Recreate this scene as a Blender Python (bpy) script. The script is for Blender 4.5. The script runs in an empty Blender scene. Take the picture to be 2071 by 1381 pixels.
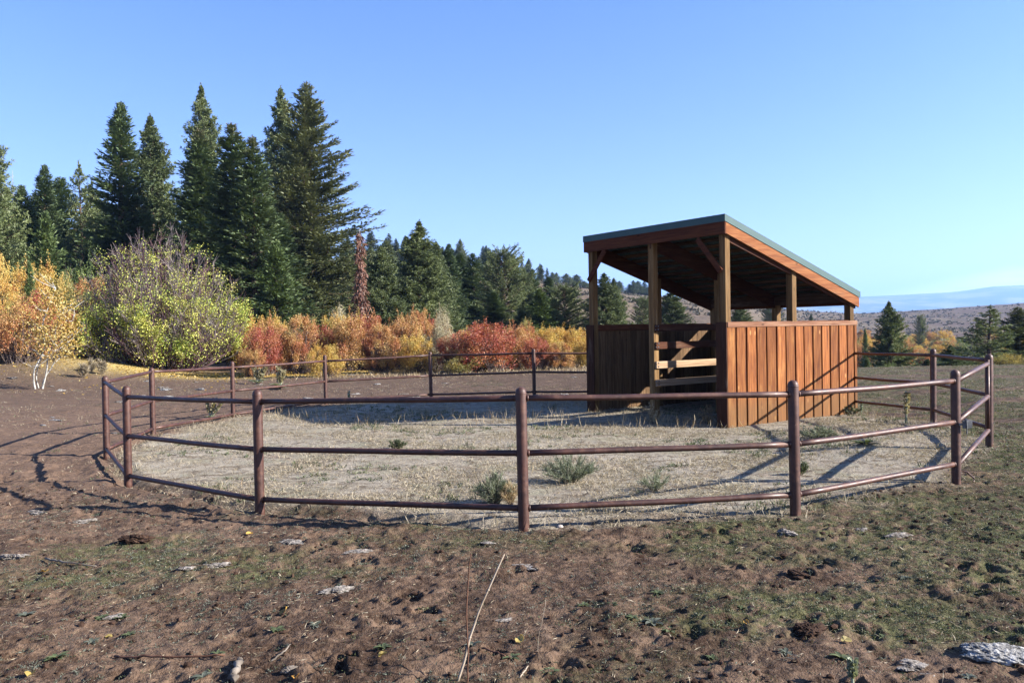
import bpy, math, random
import numpy as np
from mathutils import Vector, Matrix
random.seed(7)
SC = bpy.context.scene
COL = SC.collection
PI = math.pi
# ------------------------------------------------------------------ camera maths
FPX, PIT, ROL, CAMZ = 1644.16, .013375, .017205, 1.65
def ray(px, py):
    a, b = px - 1035.5, py - 690.5
    c, s = math.cos(ROL), math.sin(ROL)
    u, v = c*a - s*b, s*a + c*b
    return np.array([u, FPX*math.cos(PIT) - v*math.sin(PIT), -FPX*math.sin(PIT) - v*math.cos(PIT)])
def at_dist(px, py, D):            # world point seen in that direction at depth D
    r = ray(px, py)
    return r[0]/r[1]*D, D, CAMZ + r[2]/r[1]*D
# ------------------------------------------------------------------ helpers
def link(o, parent=None):
    COL.objects.link(o)
    if parent is not None:
        o.parent = parent
    return o
def tag(o, label=None, cat=None, group=None, kind=None):
    if label: o['label'] = label
    if cat: o['category'] = cat
    if group: o['group'] = group
    if kind: o['kind'] = kind
    return o
def empty(name, loc=(0, 0, 0), rz=0, **k):
    o = bpy.data.objects.new(name, None)
    o.empty_display_size = .2
    o.location = loc; o.rotation_euler = (0, 0, rz)
    link(o); tag(o, **k)
    return o
def mesh_np(name, V, F, mats, rnd=None, attrs=None, smooth=False, mi=None):
    """V (n,3); F (m,k) all the same size, or a list of such arrays"""
    V = np.asarray(V, np.float32)
    Fs = F if isinstance(F, list) else [F]
    Fs = [np.asarray(f, np.int32) for f in Fs if len(f)]
    me = bpy.data.meshes.new(name)
    me.vertices.add(len(V)); me.vertices.foreach_set('co', V.ravel())
    nl = sum(f.size for f in Fs); nf = sum(len(f) for f in Fs)
    me.loops.add(nl); me.polygons.add(nf)
    me.loops.foreach_set('vertex_index', np.concatenate([f.ravel() for f in Fs]))
    tot = np.concatenate([np.full(len(f), f.shape[1], np.int32) for f in Fs])
    st = np.concatenate([[0], np.cumsum(tot)[:-1]]).astype(np.int32)
    me.polygons.foreach_set('loop_start', st)
    for m in (mats if isinstance(mats, (list, tuple)) else [mats]):
        me.materials.append(m)
    if mi is not None: me.polygons.foreach_set('material_index', np.asarray(mi, np.int32))
    me.polygons.foreach_set('use_smooth', np.full(nf, bool(smooth)))
    me.update(calc_edges=True)
    if rnd is not None:
        a = me.attributes.new('rnd', 'FLOAT', 'POINT'); a.data.foreach_set('value', np.asarray(rnd, np.float32))
    for k, v in (attrs or {}).items():
        a = me.attributes.new(k, 'FLOAT', 'POINT'); a.data.foreach_set('value', np.asarray(v, np.float32))
    return me
def ob(name, me, parent=None, loc=None, rot=None, scale=None):
    o = bpy.data.objects.new(name, me); link(o, parent)
    if loc is not None: o.location = loc
    if rot is not None: o.rotation_euler = rot
    if scale is not None: o.scale = scale
    return o
class MB:
    """collects quads with a per-piece random value"""
    def __init__(s): s.V = []; s.F = []; s.R = []; s.n = 0; s.T = []
    def add(s, V, F, r=None, tris=None):
        V = np.asarray(V, float); r = random.random() if r is None else r
        s.V.append(V)
        if F is not None and len(F): s.F.append(np.asarray(F) + s.n)
        if tris is not None and len(tris): s.T.append(np.asarray(tris) + s.n)
        s.R.append(np.full(len(V), r)); s.n += len(V)
    def box(s, lo, hi, r=None, bev=.004, M=None):
        lo = np.array(lo, float); hi = np.array(hi, float)
        b = min(bev, *(abs(hi - lo)*.3))
        # a chamfered box: 24 verts
        V = []; F = []
        for ax in range(3):
            for sd in (0, 1):
                o1, o2 = (ax + 1) % 3, (ax + 2) % 3
                for (p, q) in ((0, 0), (1, 0), (1, 1), (0, 1)):
                    v = np.zeros(3)
                    v[ax] = hi[ax] if sd else lo[ax]
                    v[o1] = hi[o1] - b if p else lo[o1] + b
                    v[o2] = hi[o2] - b if q else lo[o2] + b
                    V.append(v)
        def vid(ax, sd, c):     # c dict of corner bits by axis
            o1, o2 = (ax + 1) % 3, (ax + 2) % 3
            k = {(0, 0): 0, (1, 0): 1, (1, 1): 2, (0, 1): 3}[(c[o1], c[o2])]
            return (ax*2 + sd)*4 + k
        for ax in range(3):
            for sd in (0, 1):
                q = [(ax*2 + sd)*4 + k for k in range(4)]
                F.append(q if sd else q[::-1])
        for a in range(3):      # edges
            b_, c_ = (a + 1) % 3, (a + 2) % 3
            for sb in (0, 1):
                for sc_ in (0, 1):
                    c0 = {a: 0, b_: sb, c_: sc_}; c1 = {a: 1, b_: sb, c_: sc_}
                    q = [vid(b_, sb, c0), vid(b_, sb, c1), vid(c_, sc_, c1), vid(c_, sc_, c0)]
                    F.append(q if sb == sc_ else q[::-1])
        T = []
        for x in (0, 1):
            for y in (0, 1):
                for z in (0, 1):
                    c = {0: x, 1: y, 2: z}
                    t = [vid(0, x, c), vid(1, y, c), vid(2, z, c)]
                    T.append(t if (x + y + z) % 2 == 1 else t[::-1])
        V = np.array(V)
        if M is not None:
            V = (np.array(M)[:3, :3] @ V.T).T + np.array(M)[:3, 3]
        s.add(V, F, r, T)
    def beam(s, p0, p1, w, h, r=None, up=(0, 0, 1), bev=.004):
        """box from p0 to p1, w sideways, h along up"""
        p0 = Vector(p0); p1 = Vector(p1); d = p1 - p0; L = d.length; x = d.normalized()
        y = Vector(up).cross(x).normalized(); z = x.cross(y)
        M = Matrix((x, y, z)).transposed().to_4x4(); M.translation = p0
        s.box((0, -w/2, -h/2), (L, w/2, h/2), r, bev, M)
    def tube(s, P, R, n=8, cap=True, r=None):
        P = np.asarray(P, float); R = np.broadcast_to(np.asarray(R, float), (len(P),))
        T = np.gradient(P, axis=0); T /= np.linalg.norm(T, axis=1)[:, None] + 1e-12
        ref = np.array([0, 0, 1.]) if abs(T[0][2]) < .9 else np.array([1., 0, 0])
        A = np.cross(T, ref); A /= np.linalg.norm(A, axis=1)[:, None] + 1e-12
        B = np.cross(T, A)
        ang = np.linspace(0, 2*PI, n, endpoint=False)
        V = (P[:, None] + R[:, None, None]*(np.cos(ang)[None, :, None]*A[:, None] + np.sin(ang)[None, :, None]*B[:, None])).reshape(-1, 3)
        i = np.arange(len(P) - 1)[:, None]*n; j = np.arange(n)[None]; k = (j + 1) % n
        F = np.stack([i + j, i + k, i + n + k, i + n + j], -1).reshape(-1, 4)
        T_ = None
        if cap:
            V = np.vstack([V, P[0], P[-1]]); m = len(P)*n
            j = np.arange(n); k = (j + 1) % n; e = (len(P) - 1)*n
            T_ = np.vstack([np.stack([k, j, np.full(n, m)], 1), np.stack([e + j, e + k, np.full(n, m + 1)], 1)])
        s.add(V, F, r, T_)
    def mesh(s, name, mats, smooth=False):
        Fs = []
        if s.F: Fs.append(np.concatenate(s.F))
        if s.T: Fs.append(np.concatenate(s.T))
        return mesh_np(name, np.concatenate(s.V), Fs, mats, rnd=np.concatenate(s.R), smooth=smooth)
    def build(s, name, mats, parent=None, smooth=False, **k):
        return ob(name, s.mesh(name, mats, smooth), parent, **k)
def unit(v): return v/(np.linalg.norm(v, axis=-1, keepdims=True) + 1e-9)
def cards(P, D, N, L, W, back=.0):
    """diamond leaf cards: start P, direction D, plane normal N, length L, width W"""
    D = unit(D); S = unit(np.cross(D, N)); L = np.broadcast_to(L, len(P))[:, None]; W = np.broadcast_to(W, len(P))[:, None]
    Nn = np.cross(S, D)
    m = P + D*L*.45 + Nn*L*back
    V = np.stack([P, m + S*W/2, P + D*L, m - S*W/2], 1).reshape(-1, 3)
    F = np.arange(len(V)).reshape(-1, 4)
    return V, F
# noise
_rt = np.random.RandomState(3).rand(256, 256).astype(np.float32)
def vn(x, y, sd=0):
    x = x + sd*17.37; y = y + sd*9.71
    xi = np.floor(x).astype(np.int64); yi = np.floor(y).astype(np.int64)
    fx = x - xi; fy = y - yi; fx = fx*fx*(3 - 2*fx); fy = fy*fy*(3 - 2*fy)
    a = _rt[xi & 255, yi & 255]; b = _rt[(xi + 1) & 255, yi & 255]; c = _rt[xi & 255, (yi + 1) & 255]; d = _rt[(xi + 1) & 255, (yi + 1) & 255]
    return (a*(1 - fx) + b*fx)*(1 - fy) + (c*(1 - fx) + d*fx)*fy
def fbm(x, y, oc=4, sd=0):
    t = 0; a = 1; n = 0
    for k in range(oc):
        t = t + a*(vn(x*2**k, y*2**k, sd + k) - .5); n += a; a *= .5
    return t/n*2
def sst(a, b, x): t = np.clip((x - a)/(b - a), 0, 1); return t*t*(3 - 2*t)
# ------------------------------------------------------------------ materials
def newmat(name):
    m = bpy.data.materials.new(name); m.use_nodes = True; nt = m.node_tree
    for n in list(nt.nodes): nt.nodes.remove(n)
    out = nt.nodes.new('ShaderNodeOutputMaterial')
    return m, nt, out
KA = .72      # overall reflectance of every material (scaled down to balance the raised exposure)
class NT:
    def __init__(s, nt): s.nt = nt
    def n(s, t, **k):
        nd = s.nt.nodes.new('ShaderNode' + t)
        for a, v in k.items(): setattr(nd, a, v)
        return nd
    def l(s, a, b): s.nt.links.new(a, b)
    def setin(s, sock, v):
        if isinstance(v, bpy.types.NodeSocket): s.l(v, sock)
        elif v is not None:
            if isinstance(v, (tuple, list)) and len(v) == 3 and sock.type == 'RGBA': v = (*v, 1)
            sock.default_value = v
    def noise(s, vec, scale, det=4, rough=.55, dist=0):
        n = s.n('TexNoise'); n.inputs['Scale'].default_value = scale; n.inputs['Detail'].default_value = det
        n.inputs['Roughness'].default_value = rough; n.inputs['Distortion'].default_value = dist
        if vec is not None: s.l(vec, n.inputs['Vector'])
        return n.outputs['Fac']
    def ramp(s, fac, stops, interp='LINEAR'):
        r = s.n('ValToRGB'); r.color_ramp.interpolation = interp
        el = r.color_ramp.elements
        while len(el) < len(stops): el.new(.5)
        for e, (p, c) in zip(el, stops):
            e.position = p; e.color = (*c, 1) if len(c) == 3 else c
        s.l(fac, r.inputs[0]); return r.outputs[0]
    def mix(s, f, a, b, mode='MIX'):
        m = s.n('Mix', data_type='RGBA', blend_type=mode); m.clamp_factor = True
        s.setin(m.inputs[0], f); s.setin(m.inputs[6], a); s.setin(m.inputs[7], b); return m.outputs[2]
    def math(s, op, a, b=None, c=None, clamp=False):
        m = s.n('Math', operation=op, use_clamp=clamp)
        s.setin(m.inputs[0], a)
        if b is not None: s.setin(m.inputs[1], b)
        if c is not None: s.setin(m.inputs[2], c)
        return m.outputs[0]
    def attr(s, name): a = s.n('Attribute', attribute_name=name); return a.outputs['Fac']
    def mapr(s, v, a, b, c=0., d=1.):
        m = s.n('MapRange'); m.clamp = True; s.l(v, m.inputs[0])
        for i, x in zip((1, 2, 3, 4), (a, b, c, d)): s.setin(m.inputs[i], x)
        return m.outputs[0]
    def scalev(s, vec, sc):
        m = s.n('Mapping'); m.inputs['Scale'].default_value = sc; s.l(vec, m.inputs['Vector']); return m.outputs[0]
    def bump(s, h, st, d=.01):
        b = s.n('Bump'); b.inputs['Strength'].default_value = st; b.inputs['Distance'].default_value = d; s.l(h, b.inputs['Height']); return b.outputs[0]
    def bsdf(s, out, col, rough=.8, metal=0., spec=.3, normal=None):
        b = s.n('BsdfPrincipled'); s.setin(b.inputs['Base Color'], s.mix(1., col, (KA, KA, KA), 'MULTIPLY')); s.setin(b.inputs['Roughness'], rough)
        s.setin(b.inputs['Metallic'], metal); s.setin(b.inputs['Specular IOR Level'], spec)
        if normal is not None: s.l(normal, b.inputs['Normal'])
        s.l(b.outputs[0], out.inputs[0]); return b
def leafmat(name, stops, nscale=.8, trans=.3, mixr=.5, worldnoise=True, objvar=.0, rough=.6, top=None):
    """foliage: colour from clump noise mixed with a per-leaf random value"""
    m, nt, out = newmat(name); t = NT(nt)
    tc = t.n('TexCoord'); geo = t.n('NewGeometry')
    no = t.noise(geo.outputs['Position'] if worldnoise else tc.outputs['Object'], nscale, 3, .6)
    no = t.mapr(no, .3, .7)
    f = t.math('MULTIPLY_ADD', t.attr('rnd'), mixr, t.math('MULTIPLY', no, 1 - mixr))
    if objvar:
        oi = t.n('ObjectInfo'); f = t.math('MULTIPLY_ADD', t.math('SUBTRACT', oi.outputs['Random'], .5), objvar, f)
    col = t.ramp(f, stops)
    if top:
        g = t.n('SeparateXYZ'); t.l(tc.outputs['Generated'], g.inputs[0])
        k = t.mapr(g.outputs[2], top[0], top[0] + .15)
        k = t.math('MULTIPLY', k, t.mapr(t.attr('rnd'), .3, .55))
        col = t.mix(k, col, top[1])
    col = t.mix(1., col, (KA, KA, KA), 'MULTIPLY')
    d = t.n('BsdfDiffuse'); t.l(col, d.inputs[0])
    tr = t.n('BsdfTranslucent'); t.l(t.mix(1., col, (1, .95, .6), 'MULTIPLY'), tr.inputs[0])
    mx = t.n('MixShader'); mx.inputs[0].default_value = trans; t.l(d.outputs[0], mx.inputs[1]); t.l(tr.outputs[0], mx.inputs[2])
    gl = t.n('BsdfGlossy'); gl.inputs['Roughness'].default_value = rough; gl.inputs[0].default_value = (.8, .8, .8, 1)
    m2 = t.n('MixShader'); m2.inputs[0].default_value = .04; t.l(mx.outputs[0], m2.inputs[1]); t.l(gl.outputs[0], m2.inputs[2])
    t.l(m2.outputs[0], out.inputs[0]); return m
def woodmat(name, cols, axis=2, worn=(.5, .42, .3), wornamt=.5, knots=True, bump=.4, low=None):
    m, nt, out = newmat(name); t = NT(nt)
    tc = t.n('TexCoord'); P = tc.outputs['Object']
    rn = t.attr('rnd')
    off = t.n('VectorMath', operation='ADD'); cb = t.n('CombineXYZ')
    for i in range(3): t.l(t.math('MULTIPLY', rn, (37.1, 23.7, 91.3)[i]), cb.inputs[i])
    t.l(P, off.inputs[0]); t.l(cb.outputs[0], off.inputs[1]); Pv = off.outputs[0]
    sc = [26, 26, 26]; sc[axis] = 1.3
    g = t.noise(t.scalev(Pv, sc), 1.0, 6, .65, .6)
    sc2 = [90, 90, 90]; sc2[axis] = 3
    g2 = t.noise(t.scalev(Pv, sc2), 1.0, 3, .6)
    gg = t.math('MULTIPLY_ADD', g2, .35, t.math('MULTIPLY', g, .65))
    col = t.ramp(t.mapr(gg, .35, .65), cols)
    hv = t.n('HueSaturation'); t.l(col, hv.inputs['Color']); t.l(t.math('MULTIPLY_ADD', rn, .65, .62), hv.inputs['Value'])
    hv.inputs['Saturation'].default_value = 1.0
    col = hv.outputs[0]
    sc3 = [7, 7, 7]; sc3[axis] = 1.6
    w = t.noise(t.scalev(Pv, sc3), 1.0, 5, .6)
    w = t.mapr(t.math('MULTIPLY_ADD', g2, .3, w), .72, .95)
    col = t.mix(t.math('MULTIPLY', w, wornamt), col, worn)
    if knots:
        v = t.n('TexVoronoi'); s4 = [5, 5, 5]; s4[axis] = 2.2
        t.l(t.scalev(Pv, s4), v.inputs['Vector']); v.inputs['Scale'].default_value = 1
        k = t.mapr(v.outputs['Distance'], .05, .12, 1, 0)
        col = t.mix(t.math('MULTIPLY', k, .75), col, tuple(c*.35 for c in cols[0][1])) if knots is True else t.mix(t.math('MULTIPLY', k, .6), col, (.62, .33, .12))
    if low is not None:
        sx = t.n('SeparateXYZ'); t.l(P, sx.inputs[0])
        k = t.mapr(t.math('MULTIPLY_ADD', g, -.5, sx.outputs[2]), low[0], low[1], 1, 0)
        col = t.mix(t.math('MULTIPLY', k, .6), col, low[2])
    t.bsdf(out, col, t.mapr(g, .2, .8, .7, .95), 0, .12, t.bump(gg, bump, .004))
    return m
def simple(name, c1, c2, scale=8, rough=.8, metal=0, spec=.3, bump=.2, bd=.01, det=5, space='Object'):
    m, nt, out = newmat(name); t = NT(nt); tc = t.n('TexCoord')
    n = t.noise(tc.outputs[space], scale, det, .6)
    col = t.mix(t.mapr(n, .35, .65), c1, c2)
    t.bsdf(out, col, rough, metal, spec, t.bump(n, bump, bd) if bump else None)
    return m
M = {}
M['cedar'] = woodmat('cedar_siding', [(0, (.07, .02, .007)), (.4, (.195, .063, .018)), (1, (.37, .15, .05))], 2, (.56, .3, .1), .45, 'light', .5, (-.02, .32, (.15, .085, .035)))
M['cedar_x'] = woodmat('cedar_rail', [(0, (.13, .05, .025)), (.5, (.27, .13, .075)), (1, (.4, .24, .15))], 0, (.34, .3, .26), .9)
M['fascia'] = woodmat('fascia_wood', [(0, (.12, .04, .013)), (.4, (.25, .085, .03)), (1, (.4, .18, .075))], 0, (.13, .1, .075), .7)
M['fascia_y'] = woodmat('fascia_wood_shaded', [(0, (.05, .016, .008)), (.4, (.12, .035, .014)), (1, (.2, .07, .028))], 1, (.08, .05, .03), .5)  # darker copy of the fascia wood, shade of the front painted in
M['post'] = woodmat('post_wood', [(0, (.075, .038, .016)), (.5, (.155, .088, .035)), (1, (.27, .168, .075))], 2, (.24, .17, .09), .4, True, .5)
M['dark_z'] = woodmat('stained_shaded_boards', [(0, (.035, .014, .008)), (.5, (.075, .03, .016)), (1, (.13, .06, .03))], 2, (.3, .25, .2), .4)  # stained end boards, darkened so their shade is in the colour
M['dark_x'] = woodmat('stained_shaded_rafters', [(0, (.045, .016, .009)), (.5, (.1, .035, .018)), (1, (.16, .07, .035))], 0, (.3, .22, .15), .4)  # stained wood toned down further: shade under the roof painted in
M['dark_y'] = woodmat('stained_shaded_purlins', [(0, (.04, .02, .012)), (.5, (.09, .05, .03)), (1, (.16, .1, .06))], 1, (.3, .25, .2), .4)  # purlin colour lowered to carry the shade under the sheet
M['board'] = woodmat('pale_boards', [(0, (.2, .12, .065)), (.5, (.34, .225, .135)), (1, (.46, .33, .215))], 0, (.4, .33, .25), .5)
M['siding_in'] = woodmat('siding_inner', [(0, (.07, .038, .018)), (.5, (.14, .08, .04)), (1, (.22, .14, .075))], 2, (.18, .14, .1), .4)  # lining tone lowered, the interior shade is painted into it
def roofmat():
    m, nt, out = newmat('green_roof_metal'); t = NT(nt); tc = t.n('TexCoord')
    n = t.noise(tc.outputs['Object'], 3, 5, .6)
    n2 = t.noise(tc.outputs['Object'], 45, 3, .6)
    col = t.mix(t.mapr(n, .3, .7), (.05, .095, .095), (.066, .118, .115))
    t.bsdf(out, col, t.mapr(n2, .3, .7, .55, .7), 0, .2, t.bump(n, .08, .02)); return m
M['roof'] = roofmat()
def pipemat():
    m, nt, out = newmat('rusty_brown_pipe'); t = NT(nt); tc = t.n('TexCoord'); P = tc.outputs['Object']
    n = t.noise(P, 5, 6, .65); n2 = t.noise(P, 60, 4, .6); n3 = t.noise(P, 16, 4, .6)
    col = t.ramp(t.mapr(n, .3, .7), [(0, (.034, .013, .009)), (.5, (.064, .024, .016)), (1, (.115, .046, .029))])
    col = t.mix(t.math('MULTIPLY', t.mapr(n3, .52, .66), .75), col, (.13, .055, .032))
    col = t.mix(t.math('MULTIPLY', t.mapr(n2, .66, .74), .6), col, (.2, .15, .12))
    t.bsdf(out, col, t.mapr(n3, .3, .7, .42, .66), .2, .5, t.bump(n2, .25, .002)); return m
M['pipe'] = pipemat()
M['steel'] = simple('galvanised_steel', (.1, .1, .1), (.2, .2, .2), 30, .6, .6, .5, .1)
M['bark'] = simple('conifer_bark', (.06, .042, .032), (.15, .105, .08), 3, .95, 0, .1, .8, .05)
M['palebark'] = simple('pale_bark', (.3, .27, .24), (.5, .47, .43), 6, .9, 0, .2, .4, .02)
M['aspen_bark'] = simple('aspen_bark', (.24, .22, .19), (.58, .56, .5), 9, .8, 0, .2, .4, .01)
M['twig_grey'] = simple('grey_twig', (.16, .125, .12), (.3, .25, .24), 1.2, .9, 0, .2, 0)
M['twig_purple'] = simple('purple_twig', (.085, .04, .045), (.19, .115, .12), .6, .9, 0, .2, 0)
M['twig_dark'] = simple('dark_twig', (.07, .05, .045), (.16, .12, .1), 2, .9, 0, .2, 0)
M['rustneedle'] = leafmat('dead_needles', [(0, (.1, .04, .025)), (.5, (.2, .08, .045)), (1, (.3, .14, .08))], 1, .1)
M['needle_dark'] = leafmat('fir_needles', [(0, (0.0442, 0.0708, 0.0318)), (0.4, (0.0974, 0.146, 0.062)), (0.75, (0.177, 0.239, 0.0974)), (1, (0.3, 0.336, 0.142))], .5, .18, .6, objvar=.25)
M['needle_top'] = leafmat('fir_needles_brown_top', [(0, (0.0442, 0.0708, 0.0318)), (0.4, (0.0974, 0.146, 0.0601)), (0.75, (0.177, 0.231, 0.0938)), (1, (0.3, 0.327, 0.133))], .5, .18, .6, top=(.9, (.17, .09, .05)))
M['needle_pine'] = leafmat('pine_needles', [(0, (0.045, 0.0643, 0.0256)), (0.4, (0.103, 0.139, 0.0488)), (0.75, (0.187, 0.225, 0.0771)), (1, (0.282, 0.308, 0.11))], .5, .22, .6, objvar=.25)
M['needle_doug'] = leafmat('spruce_needles', [(0, (0.0476, 0.0634, 0.0285)), (0.35, (0.119, 0.143, 0.0603)), (0.7, (0.215, 0.231, 0.0983)), (1, (0.349, 0.342, 0.151))], .35, .18, .6)
M['needle_bright'] = leafmat('young_fir_needles', [(0, (0.0549, 0.0854, 0.0305)), (0.5, (0.116, 0.171, 0.0549)), (1, (0.207, 0.268, 0.0854))], .6, .22, .6)
M['needle_far'] = leafmat('distant_needles', [(0, (0.0534, 0.0762, 0.0396)), (0.5, (0.107, 0.145, 0.0671)), (1, (0.199, 0.229, 0.107))], .2, .15, .6, objvar=.3)
M['leaf_red'] = leafmat('red_leaves', [(0, (0.0882, 0.0206, 0.017)), (0.25, (0.34, 0.0503, 0.0381)), (0.5, (0.454, 0.116, 0.0606)), (0.75, (0.558, 0.251, 0.0787)), (1, (0.386, 0.312, 0.103))], 1.2, .4, .6)
M['leaf_orange'] = leafmat('orange_leaves', [(0, (0.256, 0.0536, 0.0359)), (0.25, (0.437, 0.133, 0.0561)), (0.5, (0.541, 0.262, 0.0847)), (0.78, (0.593, 0.404, 0.137)), (1, (0.286, 0.286, 0.108))], 1.1, .4, .6)
M['leaf_gold'] = leafmat('gold_leaves', [(0, (0.443, 0.13, 0.0385)), (0.35, (0.624, 0.351, 0.0635)), (0.7, (0.715, 0.533, 0.129)), (1, (0.338, 0.351, 0.0899))], 1.1, .4, .5)
M['leaf_yellow'] = leafmat('yellow_leaves', [(0, (0.408, 0.21, 0.0405)), (0.4, (0.492, 0.317, 0.0651)), (0.8, (0.554, 0.423, 0.127)), (1, (0.595, 0.529, 0.277))], 1.2, .4, .6)
M['leaf_lime'] = leafmat('lime_leaves', [(0, (0.146, 0.273, 0.0387)), (0.25, (0.295, 0.409, 0.0534)), (0.5, (0.569, 0.597, 0.0995)), (0.8, (0.761, 0.705, 0.164)), (1, (0.81, 0.62, 0.166))], .55, .4, .45)
M['leaf_green'] = leafmat('green_leaves', [(0, (.06, .11, .025)), (.5, (.14, .2, .045)), (1, (.3, .32, .08))], .8, .4, .5)
M['leaf_pale'] = leafmat('pale_dry_leaves', [(0, (.3, .26, .14)), (.5, (.46, .4, .24)), (1, (.6, .54, .38))], .8, .35, .6)
M['leaf_olive'] = leafmat('olive_leaves', [(0, (0.13, 0.143, 0.0455)), (0.4, (0.286, 0.26, 0.065)), (0.75, (0.52, 0.39, 0.091)), (1, (0.39, 0.39, 0.13))], .7, .4, .5)
M['sage'] = leafmat('sagebrush_leaves', [(0, (.05, .045, .032)), (.5, (.09, .082, .06)), (1, (.16, .15, .115))], .1, .2, .6)
M['sagegreen'] = leafmat('grey_green_leaves', [(0, (.1, .12, .07)), (.5, (.19, .22, .13)), (1, (.32, .34, .22))], 3, .25, .7)
M['straw'] = leafmat('dry_grass', [(0, (0.156, 0.114, 0.072)), (0.4, (0.3, 0.24, 0.156)), (0.75, (0.444, 0.372, 0.252)), (1, (0.576, 0.504, 0.372))], 1.2, .3, .6)
M['tallstraw'] = leafmat('tall_dry_grass', [(0, (.22, .12, .06)), (.4, (.4, .29, .15)), (1, (.6, .5, .32))], 1.0, .3, .6)
M['weed'] = leafmat('green_weeds', [(0, (0.0406, 0.0522, 0.0217)), (0.4, (0.0798, 0.102, 0.0406)), (0.75, (0.131, 0.16, 0.0653)), (1, (0.261, 0.261, 0.138))], 2.0, .3, .6)
M['greyweed'] = leafmat('grey_weeds', [(0, (0.0486, 0.0562, 0.0367)), (0.5, (0.108, 0.121, 0.084)), (1, (0.216, 0.227, 0.173))], 2.0, .3, .7)
M['mullein'] = leafmat('mullein_leaves', [(0, (.2, .23, .14)), (.5, (.34, .38, .25)), (1, (.5, .52, .38))], 5, .3, .6)
M['clod'] = simple('soil_clods', (.022, .012, .008), (.075, .044, .03), 9, .95, 0, .1, .5, .01)
M['dung'] = simple('dry_dung', (.07, .058, .048), (.36, .32, .28), 26, .95, 0, .1, .9, .01)
M['rock'] = simple('pale_rock', (.05, .046, .042), (.52, .5, .47), 34, .9, 0, .2, .9, .02)
M['stalk'] = simple('pale_stalk', (.25, .19, .13), (.42, .35, .27), 12, .85, 0, .2, .2)
M['stalkbrown'] = simple('brown_stalk', (.075, .035, .02), (.16, .08, .05), 12, .8, 0, .2, .2)
M['stick'] = simple('grey_stick', (.1, .08, .062), (.26, .22, .18), 12, .9, 0, .2, .4)
# ------------------------------------------------------------------ ground shape
RING = {'A': (-2.3751, 7.5512, .0129), 'B': (.0696, 6.5562, .0629), 'C': (2.343, 6.7721, .0666), 'D': (4.3783, 8.0355, .058),
        'E': (5.8263, 9.9423, .1336), 'F': (6.4586, 12.4836, .131), 'G': (.5008, 18.9718, .0867), 'H': (-1.9695, 19.5389, .0466),
        'I': (-4.2888, 18.6018, .0385), 'J': (-5.6092, 16.2513, .0037), 'K': (-6.0839, 13.6995, .0031), 'L': (-5.7259, 11.4119, -.0181),
        'M': (-4.4401, 9.3264, -.0375), 'N': (2.72, 19.25, .04)}
SHO = np.array([3.587, 13.618]); STH = .62
SE = np.array([math.cos(STH), math.sin(STH)]); SG = np.array([-math.sin(STH), math.cos(STH)])
def shed_xy(e, g): return SHO + SE*e + SG*g
_anc = [v for v in RING.values()] + [(*shed_xy(e, g), z) for e, g, z in ((0, 0, -.046), (3.8, 0, -.075), (0, 3.4, -.014), (1.9, 1.7, -.05), (3.7, 3.4, -.03), (1.9, 0, -.06))]
_anc += [(0, 11, -.01), (-2.5, 13, -.02), (0, 15, -.03), (2, 10, -.0), (-2, 16, -.04), (-9, 9, -.02), (-10, 14, .02), (0, 4, .03), (-3, 4, 0), (3, 4, .05), (9, 8, .1), (10, 14, .14)]
_anc = np.array(_anc)
SKYPX = np.array([-1600, -800, 0, 400, 700, 850, 1000, 1150, 1250, 1400, 1500, 1640, 1740, 1850, 2071, 2600, 3600])
SKYPY = np.array([480, 500, 512, 520, 530, 545, 565, 577, 590, 606, 618, 630, 634, 628, 613, 600, 590])
SKYR = np.array([300, 300, 260, 240, 240, 260, 300, 330, 350, 380, 420, 600, 700, 750, 800, 800, 800])
MTX = np.array([-3000, 900, 1300, 1500, 1740, 1850, 1925, 1960, 2010, 2071, 2400, 4000])
MTY = np.array([660, 650, 630, 612, 601, 596, 592, 588, 581, 579, 572, 600])
def _px(a): return 1035.5 + a*FPX
def _hz(px): return 668.5 - .0172*(px - 1035.5)
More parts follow.
